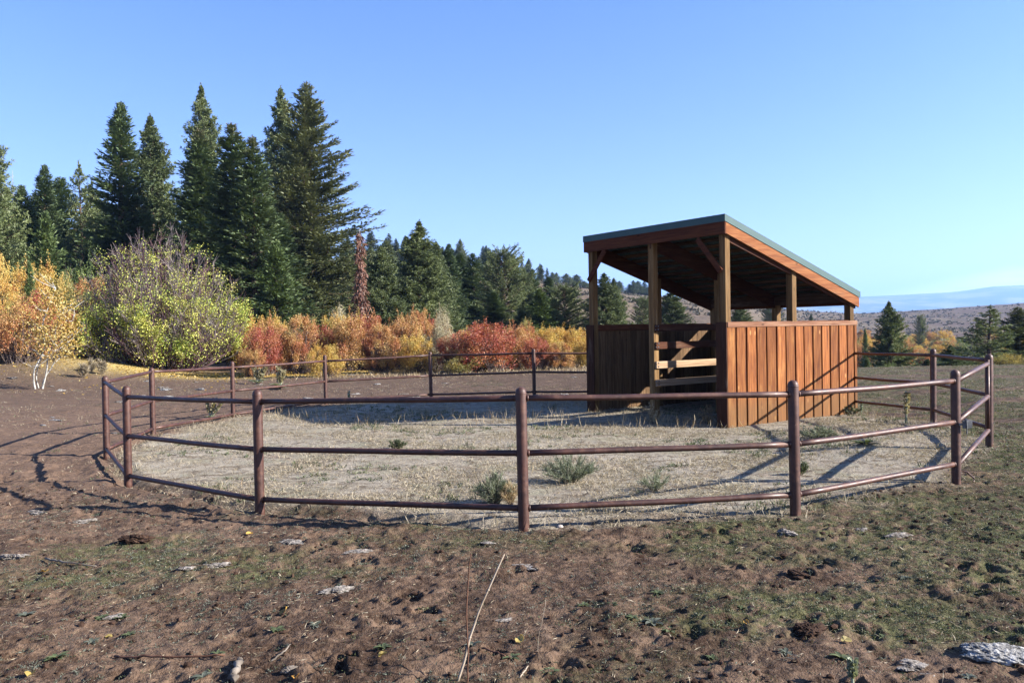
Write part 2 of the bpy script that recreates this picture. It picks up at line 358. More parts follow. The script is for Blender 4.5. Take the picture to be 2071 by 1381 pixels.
def gbase(x, y):
    x = np.asarray(x, float); y = np.asarray(y, float)
    z0 = .03 + .006*np.clip(x, -15, 15)
    num = z0*.02; den = np.full_like(z0, .02)
    near = (y < 40) & (np.abs(x) < 30)
    if near.any():
        xn, yn = x[near], y[near]
        nu, de = num[near], den[near]
        for ax, ay, az in _anc:
            w = np.exp(-((xn - ax)**2 + (yn - ay)**2)/(2*1.2**2))
            nu = nu + w*az; de = de + w
        num[near] = nu; den[near] = de
    z = num/den
    a = x/np.maximum(y, 1.)
    px = _px(np.clip(a, -2.5, 2.5))
    right = sst(.27, .42, a)
    drop = right*sst(28, 60, y)*4.6
    rise_l = (1 - sst(-.05, .12, a))*sst(42, 110, y)*2.5
    R = np.interp(px, SKYPX, SKYR)
    el = (_hz(px) - np.interp(px, SKYPX, SKYPY))/FPX
    top = el*R + CAMZ
    start = 55 + 40*right
    t = np.clip((y - start)/(R - start), 0, 1)
    h = t*t*(2 - t)*1.0
    roll = (fbm(x/70, y/70, 4, 5)*.2*h*(1 - h)*4*np.maximum(top, 6) + fbm(x/14, y/14, 3, 9)*.35*sst(50, 120, y))
    hill = top*h + roll
    # beyond the ridge the land falls into a wide valley
    fall = sst(1.05, 3., y/R)
    z = z + (hill - drop*(1 - h))*1.0 + rise_l*(1 - h)
    z = z*(1 - fall) + (-70)*fall
    # far mountains
    mel = (_hz(px) - np.interp(px, MTX, MTY))/FPX
    mt = mel*9000 + CAMZ
    mr = sst(4200, 9000, y)
    ridg = fbm(x/900, y/900, 5, 2)*110*mr*(1 - mr)*3.2
    z = np.where(y > 3500, z*(1 - mr) + mt*mr + ridg, z)
    back = sst(9000, 11500, y)
    z = z*(1 - back*.6)
    return z + 1.15*sst(.36, .6, -a)*sst(26.5, 37, y)*(1 - sst(200, 400, y))
PRINTS = None
def gdetail(x, y):
    """lumps and clods: strong outside the pen, soft inside"""
    ins = inside(x, y)
    amp = 1 - .72*ins
    fade = 1 - sst(25, 60, y)
    d = fbm(x/1.1, y/1.1, 2, 11)*.022 + fbm(x/.34, y/.34, 3, 12)*.024*amp
    r = 1 - np.abs(fbm(x/.16, y/.16, 2, 13))*2
    d = d + (r - .5)*.008*amp + fbm(x/.08, y/.08, 3, 14)*.016*amp*(.3 + 1.2*vn(x/.5, y/.5, 19))*(1 - sst(9, 16, y)) 
    # rows of trodden lumps in the foreground
    patch = sst(-.02, .4, fbm(x/1.7, y/1.2, 3, 15))
    d = d + patch*amp*(np.abs(fbm(x/.3 + fbm(x/.2, y/.2, 2, 18)*.8, y/.24, 5, 16))*.06 - .012)
    sel = (x > -7.5) & (x < 1.6) & (y > 5) & (y < 15)     # worn groove along the foot of the rails
    tr = np.zeros(x.shape)
    if sel.any():
        rd = ringdist(x[sel], y[sel]); w = .10 + .05*fbm(x[sel]/.4, y[sel]/.4, 2, 23)
        tr[sel] = -(.045 + .05*fbm(x[sel]/.25, y[sel]/.25, 3, 22))*np.exp(-(rd/w)**2)*(1 - sst(.4, 1.5, x[sel])) + .02*np.exp(-((rd - .24)/.09)**2)
    d = d + tr
    d = d + fbm(x/.035, y/.035, 2, 17)*.009*amp*(1 - sst(6.5, 9, y))
    return d*fade
_rp = np.array([RING[k][:2] for k in 'ABCDEF'] + [shed_xy(3.8, 0)] + [shed_xy(3.8, 3.5)] + [RING[k][:2] for k in 'NGHIJKLM'])
def ringdist(x, y):
    x = np.asarray(x, float); y = np.asarray(y, float)
    dm = np.full(x.shape, 1e9)
    for k0, k1 in ('LM', 'MA', 'AB', 'BC', 'KL'):
        ax, ay = RING[k0][:2]; bx, by = RING[k1][:2]
        t = np.clip(((x - ax)*(bx - ax) + (y - ay)*(by - ay))/((bx - ax)**2 + (by - ay)**2), 0, 1)
        dm = np.minimum(dm, np.hypot(x - ax - t*(bx - ax), y - ay - t*(by - ay)))
    return dm
def inside(x, y, soft=.34):
    """1 inside the ring polygon, 0 outside, soft edge with noise"""
    x = np.asarray(x, float); y = np.asarray(y, float)
    d = np.full(x.shape, 9.); n = len(_rp)
    sel = (x > -9) & (x < 10) & (y > 4) & (y < 22)
    xs, ys = x[sel], y[sel]; c = np.zeros(xs.shape, bool); dm = np.full(xs.shape, 1e9)
    for i in range(n):
        ax, ay = _rp[i]; bx, by = _rp[(i + 1) % n]
        cond = ((ay > ys) != (by > ys)) & (xs < (bx - ax)*(ys - ay)/(by - ay + 1e-12) + ax); c ^= cond
        t = np.clip(((xs - ax)*(bx - ax) + (ys - ay)*(by - ay))/((bx - ax)**2 + (by - ay)**2), 0, 1)
        dm = np.minimum(dm, np.hypot(xs - ax - t*(bx - ax), ys - ay - t*(by - ay)))
    dd = np.where(c, -dm, dm)
    d[sel] = dd
    d = d + fbm(x/.5, y/.5, 3, 21)*.35
    return 1 - sst(-soft - .12, soft*.4, d)
def gz(x, y):
    x = np.atleast_1d(np.asarray(x, float)); y = np.atleast_1d(np.asarray(y, float))
    return gbase(x, y) + gdetail(x, y)
def gz1(x, y): return float(gz(x, y)[0])
def green_mask(x, y):
    """weeds: bands outside the fence, more on the right, little on the left"""
    n = fbm(x/1.3, y/.9, 4, 31)
    near_fence = np.exp(-((y - 6.0)/1.0)**2)*.35 + .1
    right = sst(-1, 6, x)*.28
    left = sst(.3, 4, -x)*.66
    far = sst(12, 24, y)*.5*(1 - sst(3, 9, x))
    return sst(-.05, .45, n + near_fence + right - left - far)
def build_ground():
    ys = [-3.6]
    while ys[-1] < 3.2: ys.append(ys[-1] + .4)
    while ys[-1] < 12500:
        y = ys[-1]
        dy = .0095 if y < 6.5 else .0095*(y/6.5)**2.0
        ys.append(y + min(dy, .034*y))
    ys = np.array(ys)
    core = np.linspace(-.72, .72, 820)
    side = .72 + (np.geomspace(.003, 1.0, 46) - .0)
    a = np.concatenate([-side[::-1], core, side])
    Y, A = np.meshgrid(ys, a, indexing='ij')
    X = A*(Y + 4)
    Z = gbase(X.ravel(), Y.ravel()).reshape(X.shape)
    Z = Z + gdetail(X.ravel(), Y.ravel()).reshape(X.shape)
    # hoof prints
    rs = np.random.RandomState(5)
    for k in range(430):
        if k < 260: py = rs.uniform(3.5, 8.5); pxx = rs.uniform(-.75, .75)*(py + 1)
        else: py = rs.uniform(8, 26); pxx = rs.uniform(-.75, .75)*(py + 1)
        if inside(np.array([pxx]), np.array([py]))[0] > .3: continue
        rr = rs.uniform(.04, .1); dep = rs.uniform(.006, .03)
        i0, i1 = np.searchsorted(ys, [py - 2.6*rr, py + 2.6*rr])
        j0, j1 = np.searchsorted(a, [(pxx - 2.6*rr)/(py + 4), (pxx + 2.6*rr)/(py + 4)])
        if i1 <= i0 or j1 <= j0: continue
        th = rs.uniform(0, PI); c, s = math.cos(th), math.sin(th)
        dx = X[i0:i1, j0:j1] - pxx; dy = Y[i0:i1, j0:j1] - py
        u = (dx*c + dy*s)/1.25; v = -dx*s + dy*c
        q = np.sqrt(u*u + v*v)/rr + fbm((dx + pxx)/.06, (dy + py)/.06, 2, 60)*.55
        Z[i0:i1, j0:j1] += -dep*(1 - sst(.55, 1.05, q)) + dep*.55*np.exp(-((q - 1.25)/.28)**2)
    ny, nx = X.shape
    V = np.stack([X, Y, Z], -1).reshape(-1, 3)
    idx = np.arange(ny*nx).reshape(ny, nx)
    F = np.stack([idx[:-1, :-1], idx[:-1, 1:], idx[1:, 1:], idx[1:, :-1]], -1).reshape(-1, 4)
    x, y = V[:, 0], V[:, 1]
    ins = inside(x, y)
    gr = green_mask(x, y)*(1 - ins)
    ra = x/np.maximum(y, 1)
    sage = sst(38, 55, y + fbm(x/8, y/8, 3, 3)*8)
    lit = np.exp(-((x + 10.8)/5.2)**2)*np.exp(-((y - 34.2 - (x + 12)*.1)/2.0)**2)*1.6 + np.exp(-((x + 17)/2)**2)*np.exp(-((y - 37)/4)**2)
    me = mesh_np('ground', V, F, M['ground'], attrs={'inside': ins, 'green': gr, 'sagea': sage, 'litter': np.clip(lit, 0, 1), 'burn': sst(.42, .6, ra)*sst(80, 300, y)}, smooth=True)
    o = ob('ground', me); tag(o, kind='structure'); return o
def groundmat():
    m, nt, out = newmat('ground_soil'); t = NT(nt); g = t.n('NewGeometry'); P = g.outputs['Position']
    big = t.noise(P, .55, 4, .6); mid = t.noise(P, 3.2, 5, .62); fin = t.noise(P, 22, 5, .65); vf = t.noise(P, 90, 3, .6)
    f = t.math('MULTIPLY_ADD', fin, .5, t.math('MULTIPLY_ADD', mid, .3, t.math('MULTIPLY', big, .3)))
    soil = t.ramp(t.mapr(f, .4, .7), [(0, (.014, .0075, .0045)), (.3, (.04, .0225, .014)), (.62, (.093, .058, .038)), (1, (.18, .123, .086))])
    tw = t.noise(P, 3.4, 6, .72, .4); tw2 = t.noise(P, .9, 4, .6)
    soil = t.mix(t.math('MULTIPLY', t.mapr(t.math('MULTIPLY_ADD', tw2, .35, tw), .66, .76), .8), soil, t.mix(fin, (.11, .07, .046), (.23, .15, .1)))
    soil = t.mix(t.math('MULTIPLY', t.mapr(t.math('MULTIPLY_ADD', tw2, .35, tw), .5, .63, 1, 0), .75), soil, t.mix(fin, (.02, .011, .007), (.075, .042, .027)))
    # left side drier and paler
    sx = t.n('SeparateXYZ'); t.l(P, sx.inputs[0])
    dry = t.math('MULTIPLY', t.mapr(sx.outputs[0], 4., -8.), t.mapr(sx.outputs[1], 3., 10.))
    soil = t.mix(t.math('MULTIPLY', dry, .6), soil, (.21, .135, .094))
    bk = t.mapr(sx.outputs[1], 16., 24.)
    soil = t.mix(t.math('MULTIPLY', bk, .5), soil, (.1, .068, .048))
    # thatch / litter speckle
    sp = t.mapr(t.noise(P, 48, 4, .7), .56, .66)
    soil = t.mix(t.math('MULTIPLY', sp, .5), soil, (.19, .14, .1))
    grn = t.ramp(t.mapr(fin, .3, .7), [(0, (.034, .04, .014)), (.5, (.07, .085, .03)), (1, (.14, .155, .065))])
    ga = t.math('MULTIPLY', t.attr('green'), t.mapr(t.noise(P, 9, 5, .7), .4, .56))
    col = t.mix(t.math('MULTIPLY', ga, .7), soil, grn)
    st = t.ramp(t.mapr(t.math('MULTIPLY_ADD', vf, .5, t.math('MULTIPLY', mid, .5)), .36, .62), [(0, (.14, .112, .08)), (.4, (.28, .235, .175)), (1, (.45, .4, .315))])
    st = t.mix(t.math('MULTIPLY', t.mapr(t.noise(P, 1.6, 4, .6), .5, .64), .45), st, (.17, .17, .09))
    st = t.mix(t.math('MULTIPLY', t.mapr(t.noise(P, 2.2, 4, .6), .3, .42, 1, 0), .5), st, (.24, .15, .1))
    st = t.mix(t.math('MULTIPLY', t.mapr(t.noise(P, .55, 5, .65), .5, .64), .5), st, t.mix(fin, (.33, .28, .22), (.47, .415, .335)))
    st = t.mix(t.math('MULTIPLY', t.mapr(t.noise(t.scalev(P, (1, 1.6, 1)), .8, 5, .7), .5, .6, 1, 0), t.mapr(t.noise(P, 6.5, 5, .7), .5, .62)), st, (.13, .095, .065))
    col = t.mix(t.attr('inside'), col, st)
    lt = t.math('MULTIPLY', t.attr('litter'), t.mapr(t.noise(P, 14, 4, .8), .36, .5))
    col = t.mix(lt, col, (.62, .47, .17))
    s1 = t.noise(P, .9, 5, .75); s2 = t.noise(P, .045, 4, .6)
    sg = t.ramp(t.mapr(s1, .36, .64), [(0, (.04, .027, .019)), (.42, (.105, .074, .052)), (.72, (.165, .12, .082)), (1, (.235, .185, .12))])
    sg = t.mix(t.math('MULTIPLY', t.mapr(s2, .45, .6), .45), sg, (.23, .19, .12))
    sg = t.mix(t.math('MULTIPLY', t.attr('burn'), t.math('MULTIPLY', t.mapr(t.noise(P, .012, 4, .6), .42, .56), .7)), sg, (.1, .062, .055))
    col = t.mix(t.attr('sagea'), col, sg)
    far = t.mapr(sx.outputs[1], 2500., 4000.)
    fc = t.ramp(t.mapr(t.noise(P, .0022, 5, .65), .42, .58), [(0, (.04, .055, .03)), (.5, (.1, .1, .07)), (1, (.26, .23, .17))])
    col = t.mix(far, col, fc)
    h = t.math('MULTIPLY_ADD', vf, .4, fin)
    t.bsdf(out, col, .95, 0, .12, t.bump(h, .9, .03)); return m
M['ground'] = groundmat()
build_ground()
# ------------------------------------------------------------------ pipe corral
FR = {'L': (.92, .51, .09), 'M': (.885, .49, .086), 'A': (.898, .507, .095), 'B': (.919, .527, .134), 'C': (.894, .526, .153), 'D': (.9, .54, .175),
      'E': (.93, .555, .2), 'F': (.91, .527, .169), 'G': (.905, .52, .11), 'H': (.92, .49, .09), 'I': (.87, .46, .08), 'J': (.887, .476, .06), 'K': (.935, .5, .09), 'N': (.91, .51, .11)}
PHT = 1.133
corral = empty('pipe_corral', (0, 12, 0), label='brown rusty pipe corral of three rails ringing the wooden shelter', cat='fence')
def local(p): return (p[0], p[1] - 12, p[2])
for k, (x, y, z) in RING.items():
    b = MB(); r = .0445 if k not in 'GHIJN' else .042
    zt = z + PHT
    rr = random.Random(ord(k)); lx, ly = rr.uniform(-.006, .006), rr.uniform(-.006, .006)
    zs = [-.25, 0, PHT*.5, PHT - .05, PHT - .035, PHT - .018, PHT - .006, PHT - .001]
    rs = [r, r, r, r, r*.97, r*.8, r*.45, r*.02]
    b.tube([(lx*q, ly*q, q) for q in zs], rs, 20, True, rr.random())
    # weld ring of the cap
    b.tube([(lx, ly, PHT - .062), (lx, ly, PHT - .057), (lx, ly, PHT - .051), (lx, ly, PHT - .046)], [r*.9, r*1.035, r*1.035, r*.9], 20, False)
    for j, fz in enumerate(FR[k]):      # weld collars
        pass
    b.build('post', M['pipe'], corral, smooth=True, loc=local((x, y, z)))
corner_r = np.array([*shed_xy(3.70, -.06), 0]); corner_b = np.array([*shed_xy(3.80, 3.40), 0])
def railrun(k0, k1, e0=None, e1=None):
    p0 = RING.get(k0); p1 = RING.get(k1)
    for j in range(3):
        a = np.array([p0[0], p0[1], p0[2] + FR[k0][j]*PHT]) if p0 else np.array([e0[0], e0[1], e0[2][j]])
        c = np.array([p1[0], p1[1], p1[2] + FR[k1][j]*PHT]) if p1 else np.array([e1[0], e1[1], e1[2][j]])
        d = c - a; L = np.linalg.norm(d); u = d/L
        s0 = .03 if p0 else 0; s1 = .03 if p1 else 0
        a = a + u*s0; c = c - u*s1
        n = 8; rr = random.Random(hash((k0, k1, j)) & 255 if False else ord(k0[0])*7 + j*13)
        ph = rr.uniform(0, 6); P = []
        for i in range(n + 1):
            q = i/n; s = math.sin(PI*q)
            P.append(a + (c - a)*q + np.array([0, 0, -.004*s + .003*math.sin(ph + q*6)*s]) - np.array([0, 12, 0]))
        b = MB(); b.tube(P, [.025]*(n + 1), 14, True, rr.random())
        # small weld beads at both ends
        for pe, sg in ((P[0], 1), (P[-1], -1)):
            b.tube([pe + u*sg*.012, pe + u*sg*.018, pe + u*sg*.024], [.0285, .031, .0275], 14, False)
        b.build('rail', M['pipe'], corral, smooth=True)
for p in ('LM', 'MA', 'AB', 'BC', 'CD', 'EF', 'GH', 'HI', 'IJ', 'JK', 'KL', 'NG'): railrun(p[0], p[1])
railrun('F', 'x', None, (corner_r[0], corner_r[1], (1.095, .625, .165)))
railrun('N', 'x', None, (corner_b[0], corner_b[1], (1.06, .6, .14)))
# gate between D and E
D_, E_ = np.array(RING['D']), np.array(RING['E'])
gu = (E_ - D_); gl = np.linalg.norm(gu[:2]); gu = gu/np.linalg.norm(gu)
gate = empty('pipe_gate', tuple(D_), label='closed brown pipe gate at the right end of the corral, chained to its post', cat='gate')
s0 = gu*.105; s1 = gu*(gl - .085)
b = MB(); zD = [f*PHT for f in (.9, .54, .16)]; zE = [RING['E'][2] - RING['D'][2] + f*PHT for f in (.895, .545, .18)]
b.tube([(s0[0], s0[1], .155), (s0[0], s0[1], .6), (s0[0], s0[1], 1.09)], .0255, 14, True); b.build('stile', M['pipe'], gate, smooth=True)
b = MB(); b.tube([(s1[0], s1[1], zE[2] - .06), (s1[0], s1[1], zE[0] + .05)], .021, 12, True); b.build('stile', M['pipe'], gate, smooth=True)
for j in range(3):
    b = MB(); a = np.array([s0[0], s0[1], zD[j]]); c = np.array([s1[0], s1[1], zE[j]])
    b.tube([a + (c - a)*q for q in (0.01, .5, .995)], .0265, 14, True); b.build('rail', M['pipe'], gate, smooth=True)
b = MB()
pl = D_ + gu*.055 + np.array([-.01, -.05, 0]); 
b.box((.035, -.062, .555), (.13, -.05, .635), None, .003); b.box((-.0, -.056, .585), (.04, -.05, .605), None, .002)
b.tube([(.07, -.07, .5), (.075, -.066, .56), (.07, -.066, .64)], .006, 8)
b.build('latch', M['steel'], gate)
b = MB(); b.tube([(.05, -.03, .13), (.09, -.04, .12), (.15, -.05, .06), (.135, -.06, .03)], .008, 8); b.build('drop_pin', M['pipe'], gate)
for j in (0, 2):
    b = MB(); c = np.array([s1[0], s1[1], zE[j] + (.03 if j == 0 else -.03)]); e_ = gu*gl
    b.beam(c, (e_[0]*.985, e_[1]*.985, c[2]), .012, .03); b.build('hinge', M['pipe'], gate)
# ------------------------------------------------------------------ wooden shelter
SX, SY = SHO
shed = empty('livestock_shelter', (SX, SY, 0), STH, label='open fronted wooden livestock shelter with green metal mono pitch roof', cat='shelter')
W, DD, PS = 3.477, 3.77, .13
Z0 = -.16; SL = -.3134
def zt(e): return 3.515 + SL*(e + .057)
WT = 1.728
ge = [0, DD/2 - PS/2, DD - PS]; gg = [0, W/2 - PS/2, W - PS]
for i, e in enumerate(ge):
    for j, g in enumerate(gg):
        b = MB(); top = zt(e + PS/2) - .20 if (i, j) not in ((0, 1),) else zt(e) - .2
        b.box((e, g, Z0), (e + PS, g + PS, top), None, .006); b.build('post', M['post'] if True else 0, shed)
def RM(e0, g, dz):   # matrix following the roof pitch
    ang = math.atan(SL); m = Matrix.Translation((e0, g, zt(e0) + dz)) @ Matrix.Rotation(-ang, 4, 'Y'); return m
RL = math.hypot(DD + .165, (DD + .165)*SL)
roof = MB()
# corrugated sheet (ribs run down the slope)
ny = 9*12
yy = np.linspace(-.055, W + .055, ny*2 + 1)
prof = np.array([(.018 if (k % 18) in (1, 2) else (.004 if (k % 18) in (7, 8, 13, 14) else 0)) for k in range(len(yy))])
ee = (-.06, DD + .11); V = []
for sgn, off in ((0, .012), (1, .008)):
    for e in ee:
        for y, p in zip(yy, prof): V.append((e, y, zt(e) + p - .014 + (0 if sgn == 0 else -.003)))
n = len(yy); F = [(k, k + n, k + n + 1, k + 1) for k in range(n - 1)] + [(2*n + k, 2*n + k + 1, 3*n + k + 1, 3*n + k) for k in range(n - 1)]
roof.add(np.array(V), np.array(F), .5)
ro = roof.build('roof_sheet', M['roof'], shed)
def sidetrim(g0, g1, name, zo, hh, mat, e0=-.057, e1=DD + .108, drop=0):
    """vertical-ended band along a gable side: parallelogram in the e-z plane"""
    V = []
    for g in (g0, g1):
        V += [(e0, g, zt(e0) - zo - hh), (e1, g, zt(e1) - zo - hh), (e1, g, zt(e1) - zo), (e0, g, zt(e0) - zo)]
    F = [(0, 1, 2, 3), (7, 6, 5, 4), (4, 5, 1, 0), (5, 6, 2, 1), (6, 7, 3, 2), (7, 4, 0, 3)]
    b = MB(); b.add(np.array(V), np.array(F)); return b.build(name, mat, shed)
TH = .116
sidetrim(-.068, -.060, 'metal_trim', -.008, TH, M['roof'], -.066, DD + .118); sidetrim(W + .060, W + .068, 'metal_trim', -.008, TH, M['roof'], -.066, DD + .118)
sidetrim(-.058, -.018, 'fascia_board', TH - .004, .185, M['fascia'], -.056, DD + .09); sidetrim(W + .018, W + .058, 'fascia_board', TH - .004, .185, M['fascia'], -.056, DD + .09)
# top flange of trims
for g0, g1 in ((-.068, .02), (W - .02, W + .068)):
    V = [(e, g, zt(e) + dz) for dz in (.006, .012) for e in (-.066, DD + .118) for g in (g0, g1)]
    F = [(4, 6, 7, 5), (0, 1, 3, 2), (0, 4, 5, 1), (2, 3, 7, 6), (0, 2, 6, 4), (1, 5, 7, 3)]
    b = MB(); b.add(np.array(V), np.array(F)); b.build('metal_trim', M['roof'], shed)
b = MB(); b.box((-.072, -.068, zt(-.06) - TH + .006), (-.0665, W + .068, zt(-.06) + .012), None, .001); b.build('metal_trim', M['roof'], shed)
b = MB(); b.box((DD + .1185, -.068, zt(DD + .12) - .09), (DD + .124, W + .068, zt(DD + .12) + .012), None, .001); b.build('metal_trim', M['roof'], shed)
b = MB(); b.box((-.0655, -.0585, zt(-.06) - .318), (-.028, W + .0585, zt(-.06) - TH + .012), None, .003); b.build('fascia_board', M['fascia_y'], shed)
zb = zt(DD + .08)
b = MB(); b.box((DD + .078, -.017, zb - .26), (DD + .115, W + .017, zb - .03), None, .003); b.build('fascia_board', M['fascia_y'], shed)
# header beams under the rafters
b = MB(); b.box((DD - PS - .045, .0, zt(DD) - .235), (DD - PS - .003, W, zt(DD) - .06)); b.build('header_beam', M['dark_y'], shed)
# rafters
for g in (.008, W/2 - .03, W - .048):
    V = []
    e0, e1 = .0, DD + .07
    for gx in (g, g + .04):
        V += [(e0, gx, zt(e0) - .385), (e1, gx, zt(e1) - .33), (e1, gx, zt(e1) - .075), (e0, gx, zt(e0) - .075)]
    F = [(0, 1, 2, 3), (7, 6, 5, 4), (4, 5, 1, 0), (5, 6, 2, 1), (6, 7, 3, 2), (7, 4, 0, 3)]
    b = MB(); b.add(np.array(V), np.array(F)); b.build('rafter', M['dark_x'], shed)
for k in range(14):
    e = .12 + k*(DD - .2)/13
    b = MB(); b.box((0, -.012, -.072), (.085, W + .012, -.03), None, .003, RM(e, 0, 0)); b.build('purlin', M['dark_y'], shed)
# knee braces in the front plane
for (g0, z0), (g1, z1) in (((.055, 2.58), (.56, 3.17)), ((W - .055, 2.62), (W - .55, 3.19))):
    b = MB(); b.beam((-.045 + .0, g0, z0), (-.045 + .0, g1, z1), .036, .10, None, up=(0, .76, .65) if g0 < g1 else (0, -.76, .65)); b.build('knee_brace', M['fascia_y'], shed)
# outer walls: board siding on rails
gro = [.208, .476, .748, 1.02, 1.297, 1.563, 1.837, 2.095, 2.367, 2.64, 2.907, 3.186, 3.462, 3.694]
def siding(side):
    """side 0: right wall (outside at -g); 2: left wall"""
    s = -1 if side == 0 else 1; g0 = 0 if side == 0 else W
    b = MB(); r = random.Random(4 + side)
    lo = [-.02] + [x + .016 for x in gro]; hi = [x - .022 for x in gro] + [DD + .02]
    b.box((-.02, min(g0 + s*.002, g0 + s*.016), -.1), (DD + .02, max(g0 + s*.002, g0 + s*.016), WT - .01), .9, .001)
    for k, (a, c) in enumerate(zip(lo, hi)):
        zb = -.075 + r.uniform(-.012, .012)
        t0, t1 = sorted((g0 + s*.0165, g0 + s*(.045 + r.uniform(-.003, .003))))
        b.box((a, t0, zb), (c, t1, WT - .088), r.random(), .004)
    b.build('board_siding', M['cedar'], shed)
    t0, t1 = sorted((g0 + s*.0168, g0 + s*.056))
    b = MB(); b.box((-.018, t0, WT - .086), (DD + .03, t1, WT), None, .005); b.build('top_board', M['cedar_x'], shed)
    # inner lining and rails
    b = MB(); t0, t1 = sorted((g0 - s*.002, g0 - s*.022)); x = PS + .005
    while x < DD - PS - .02:
        w = r.uniform(.13, .16); hi_ = min(x + w, DD - PS - .003)
        b.box((x, t0, -.08), (hi_ - .004, t1, WT - .02 + r.uniform(-.004, .004)), r.random(), .002); x += w
    b.build('lining', M['siding_in'], shed)
    t0, t1 = sorted((g0 - s*.024, g0 - s*.062))
    b = MB(); b.box((PS + .003, t0, WT - .115), (DD/2 - PS/2 - .003, t1, WT + .01), None, .004); b.box((DD/2 + PS/2 + .003, t0, WT - .115), (DD - PS - .003, t1, WT + .01), None, .004)
    b.build('wall_rail', M['dark_x'], shed)
    # front end board
    t0, t1 = sorted((g0 + s*.046, g0 - s*.18))
    b = MB(); b.box((-.05, t0, -.09), (-.022, t1, WT + .004), None, .004); b.build('corner_board', M['dark_z'], shed)
siding(0); siding(2)
b = MB(); r = random.Random(9); x = .02
b.box((DD + .002, .0, -.1), (DD + .014, W, WT), .5, .001)
while x < W - .02:
    b.box((DD + .0145, x, -.07), (DD + .036, min(x + .235, W - .01), WT - .09), r.random(), .004); x += .272
b.build('board_siding', M['cedar'], shed)
b = MB(); b.box((DD + .0148, 0, WT - .086), (DD + .05, W, WT + .02), None, .005); b.build('top_board', M['fascia_y'], shed)
b = MB(); x = PS + .005
while x < W - PS - .02:
    w = r.uniform(.13, .16); b.box((DD - .022, x, -.08), (DD - .001, min(x + w, W - PS - .003) - .004, WT - .01), r.random(), .002); x += w
b.build('lining', M['siding_in'], shed)
# partition between the two stalls: boards bolted to the centre posts
gp = W/2 - PS/2 - .002
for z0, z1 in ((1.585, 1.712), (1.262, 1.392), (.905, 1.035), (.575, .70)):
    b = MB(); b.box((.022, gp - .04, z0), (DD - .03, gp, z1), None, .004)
    pb = b.build('partition_board', M['board' if z0 < 1.2 else 'dark_x'], shed)  # sunlit lower boards pale, unlit upper ones dark: light painted into the colour
    for zz in (z0 + .035, z1 - .03):
        b = MB(); b.tube([(.075, gp - .041, zz), (.075, gp - .044, zz), (.075, gp - .050, zz)], [.016, .014, .009], 10); b.build('bolt', M['steel'], pb)
    for zz in (z0 + .035, z1 - .03):
        b = MB(); b.tube([(.021, gp - .03, zz), (.018, gp - .03, zz), (.012, gp - .03, zz)], [.012, .012, .008], 8); b.build('bolt', M['steel'], pb)
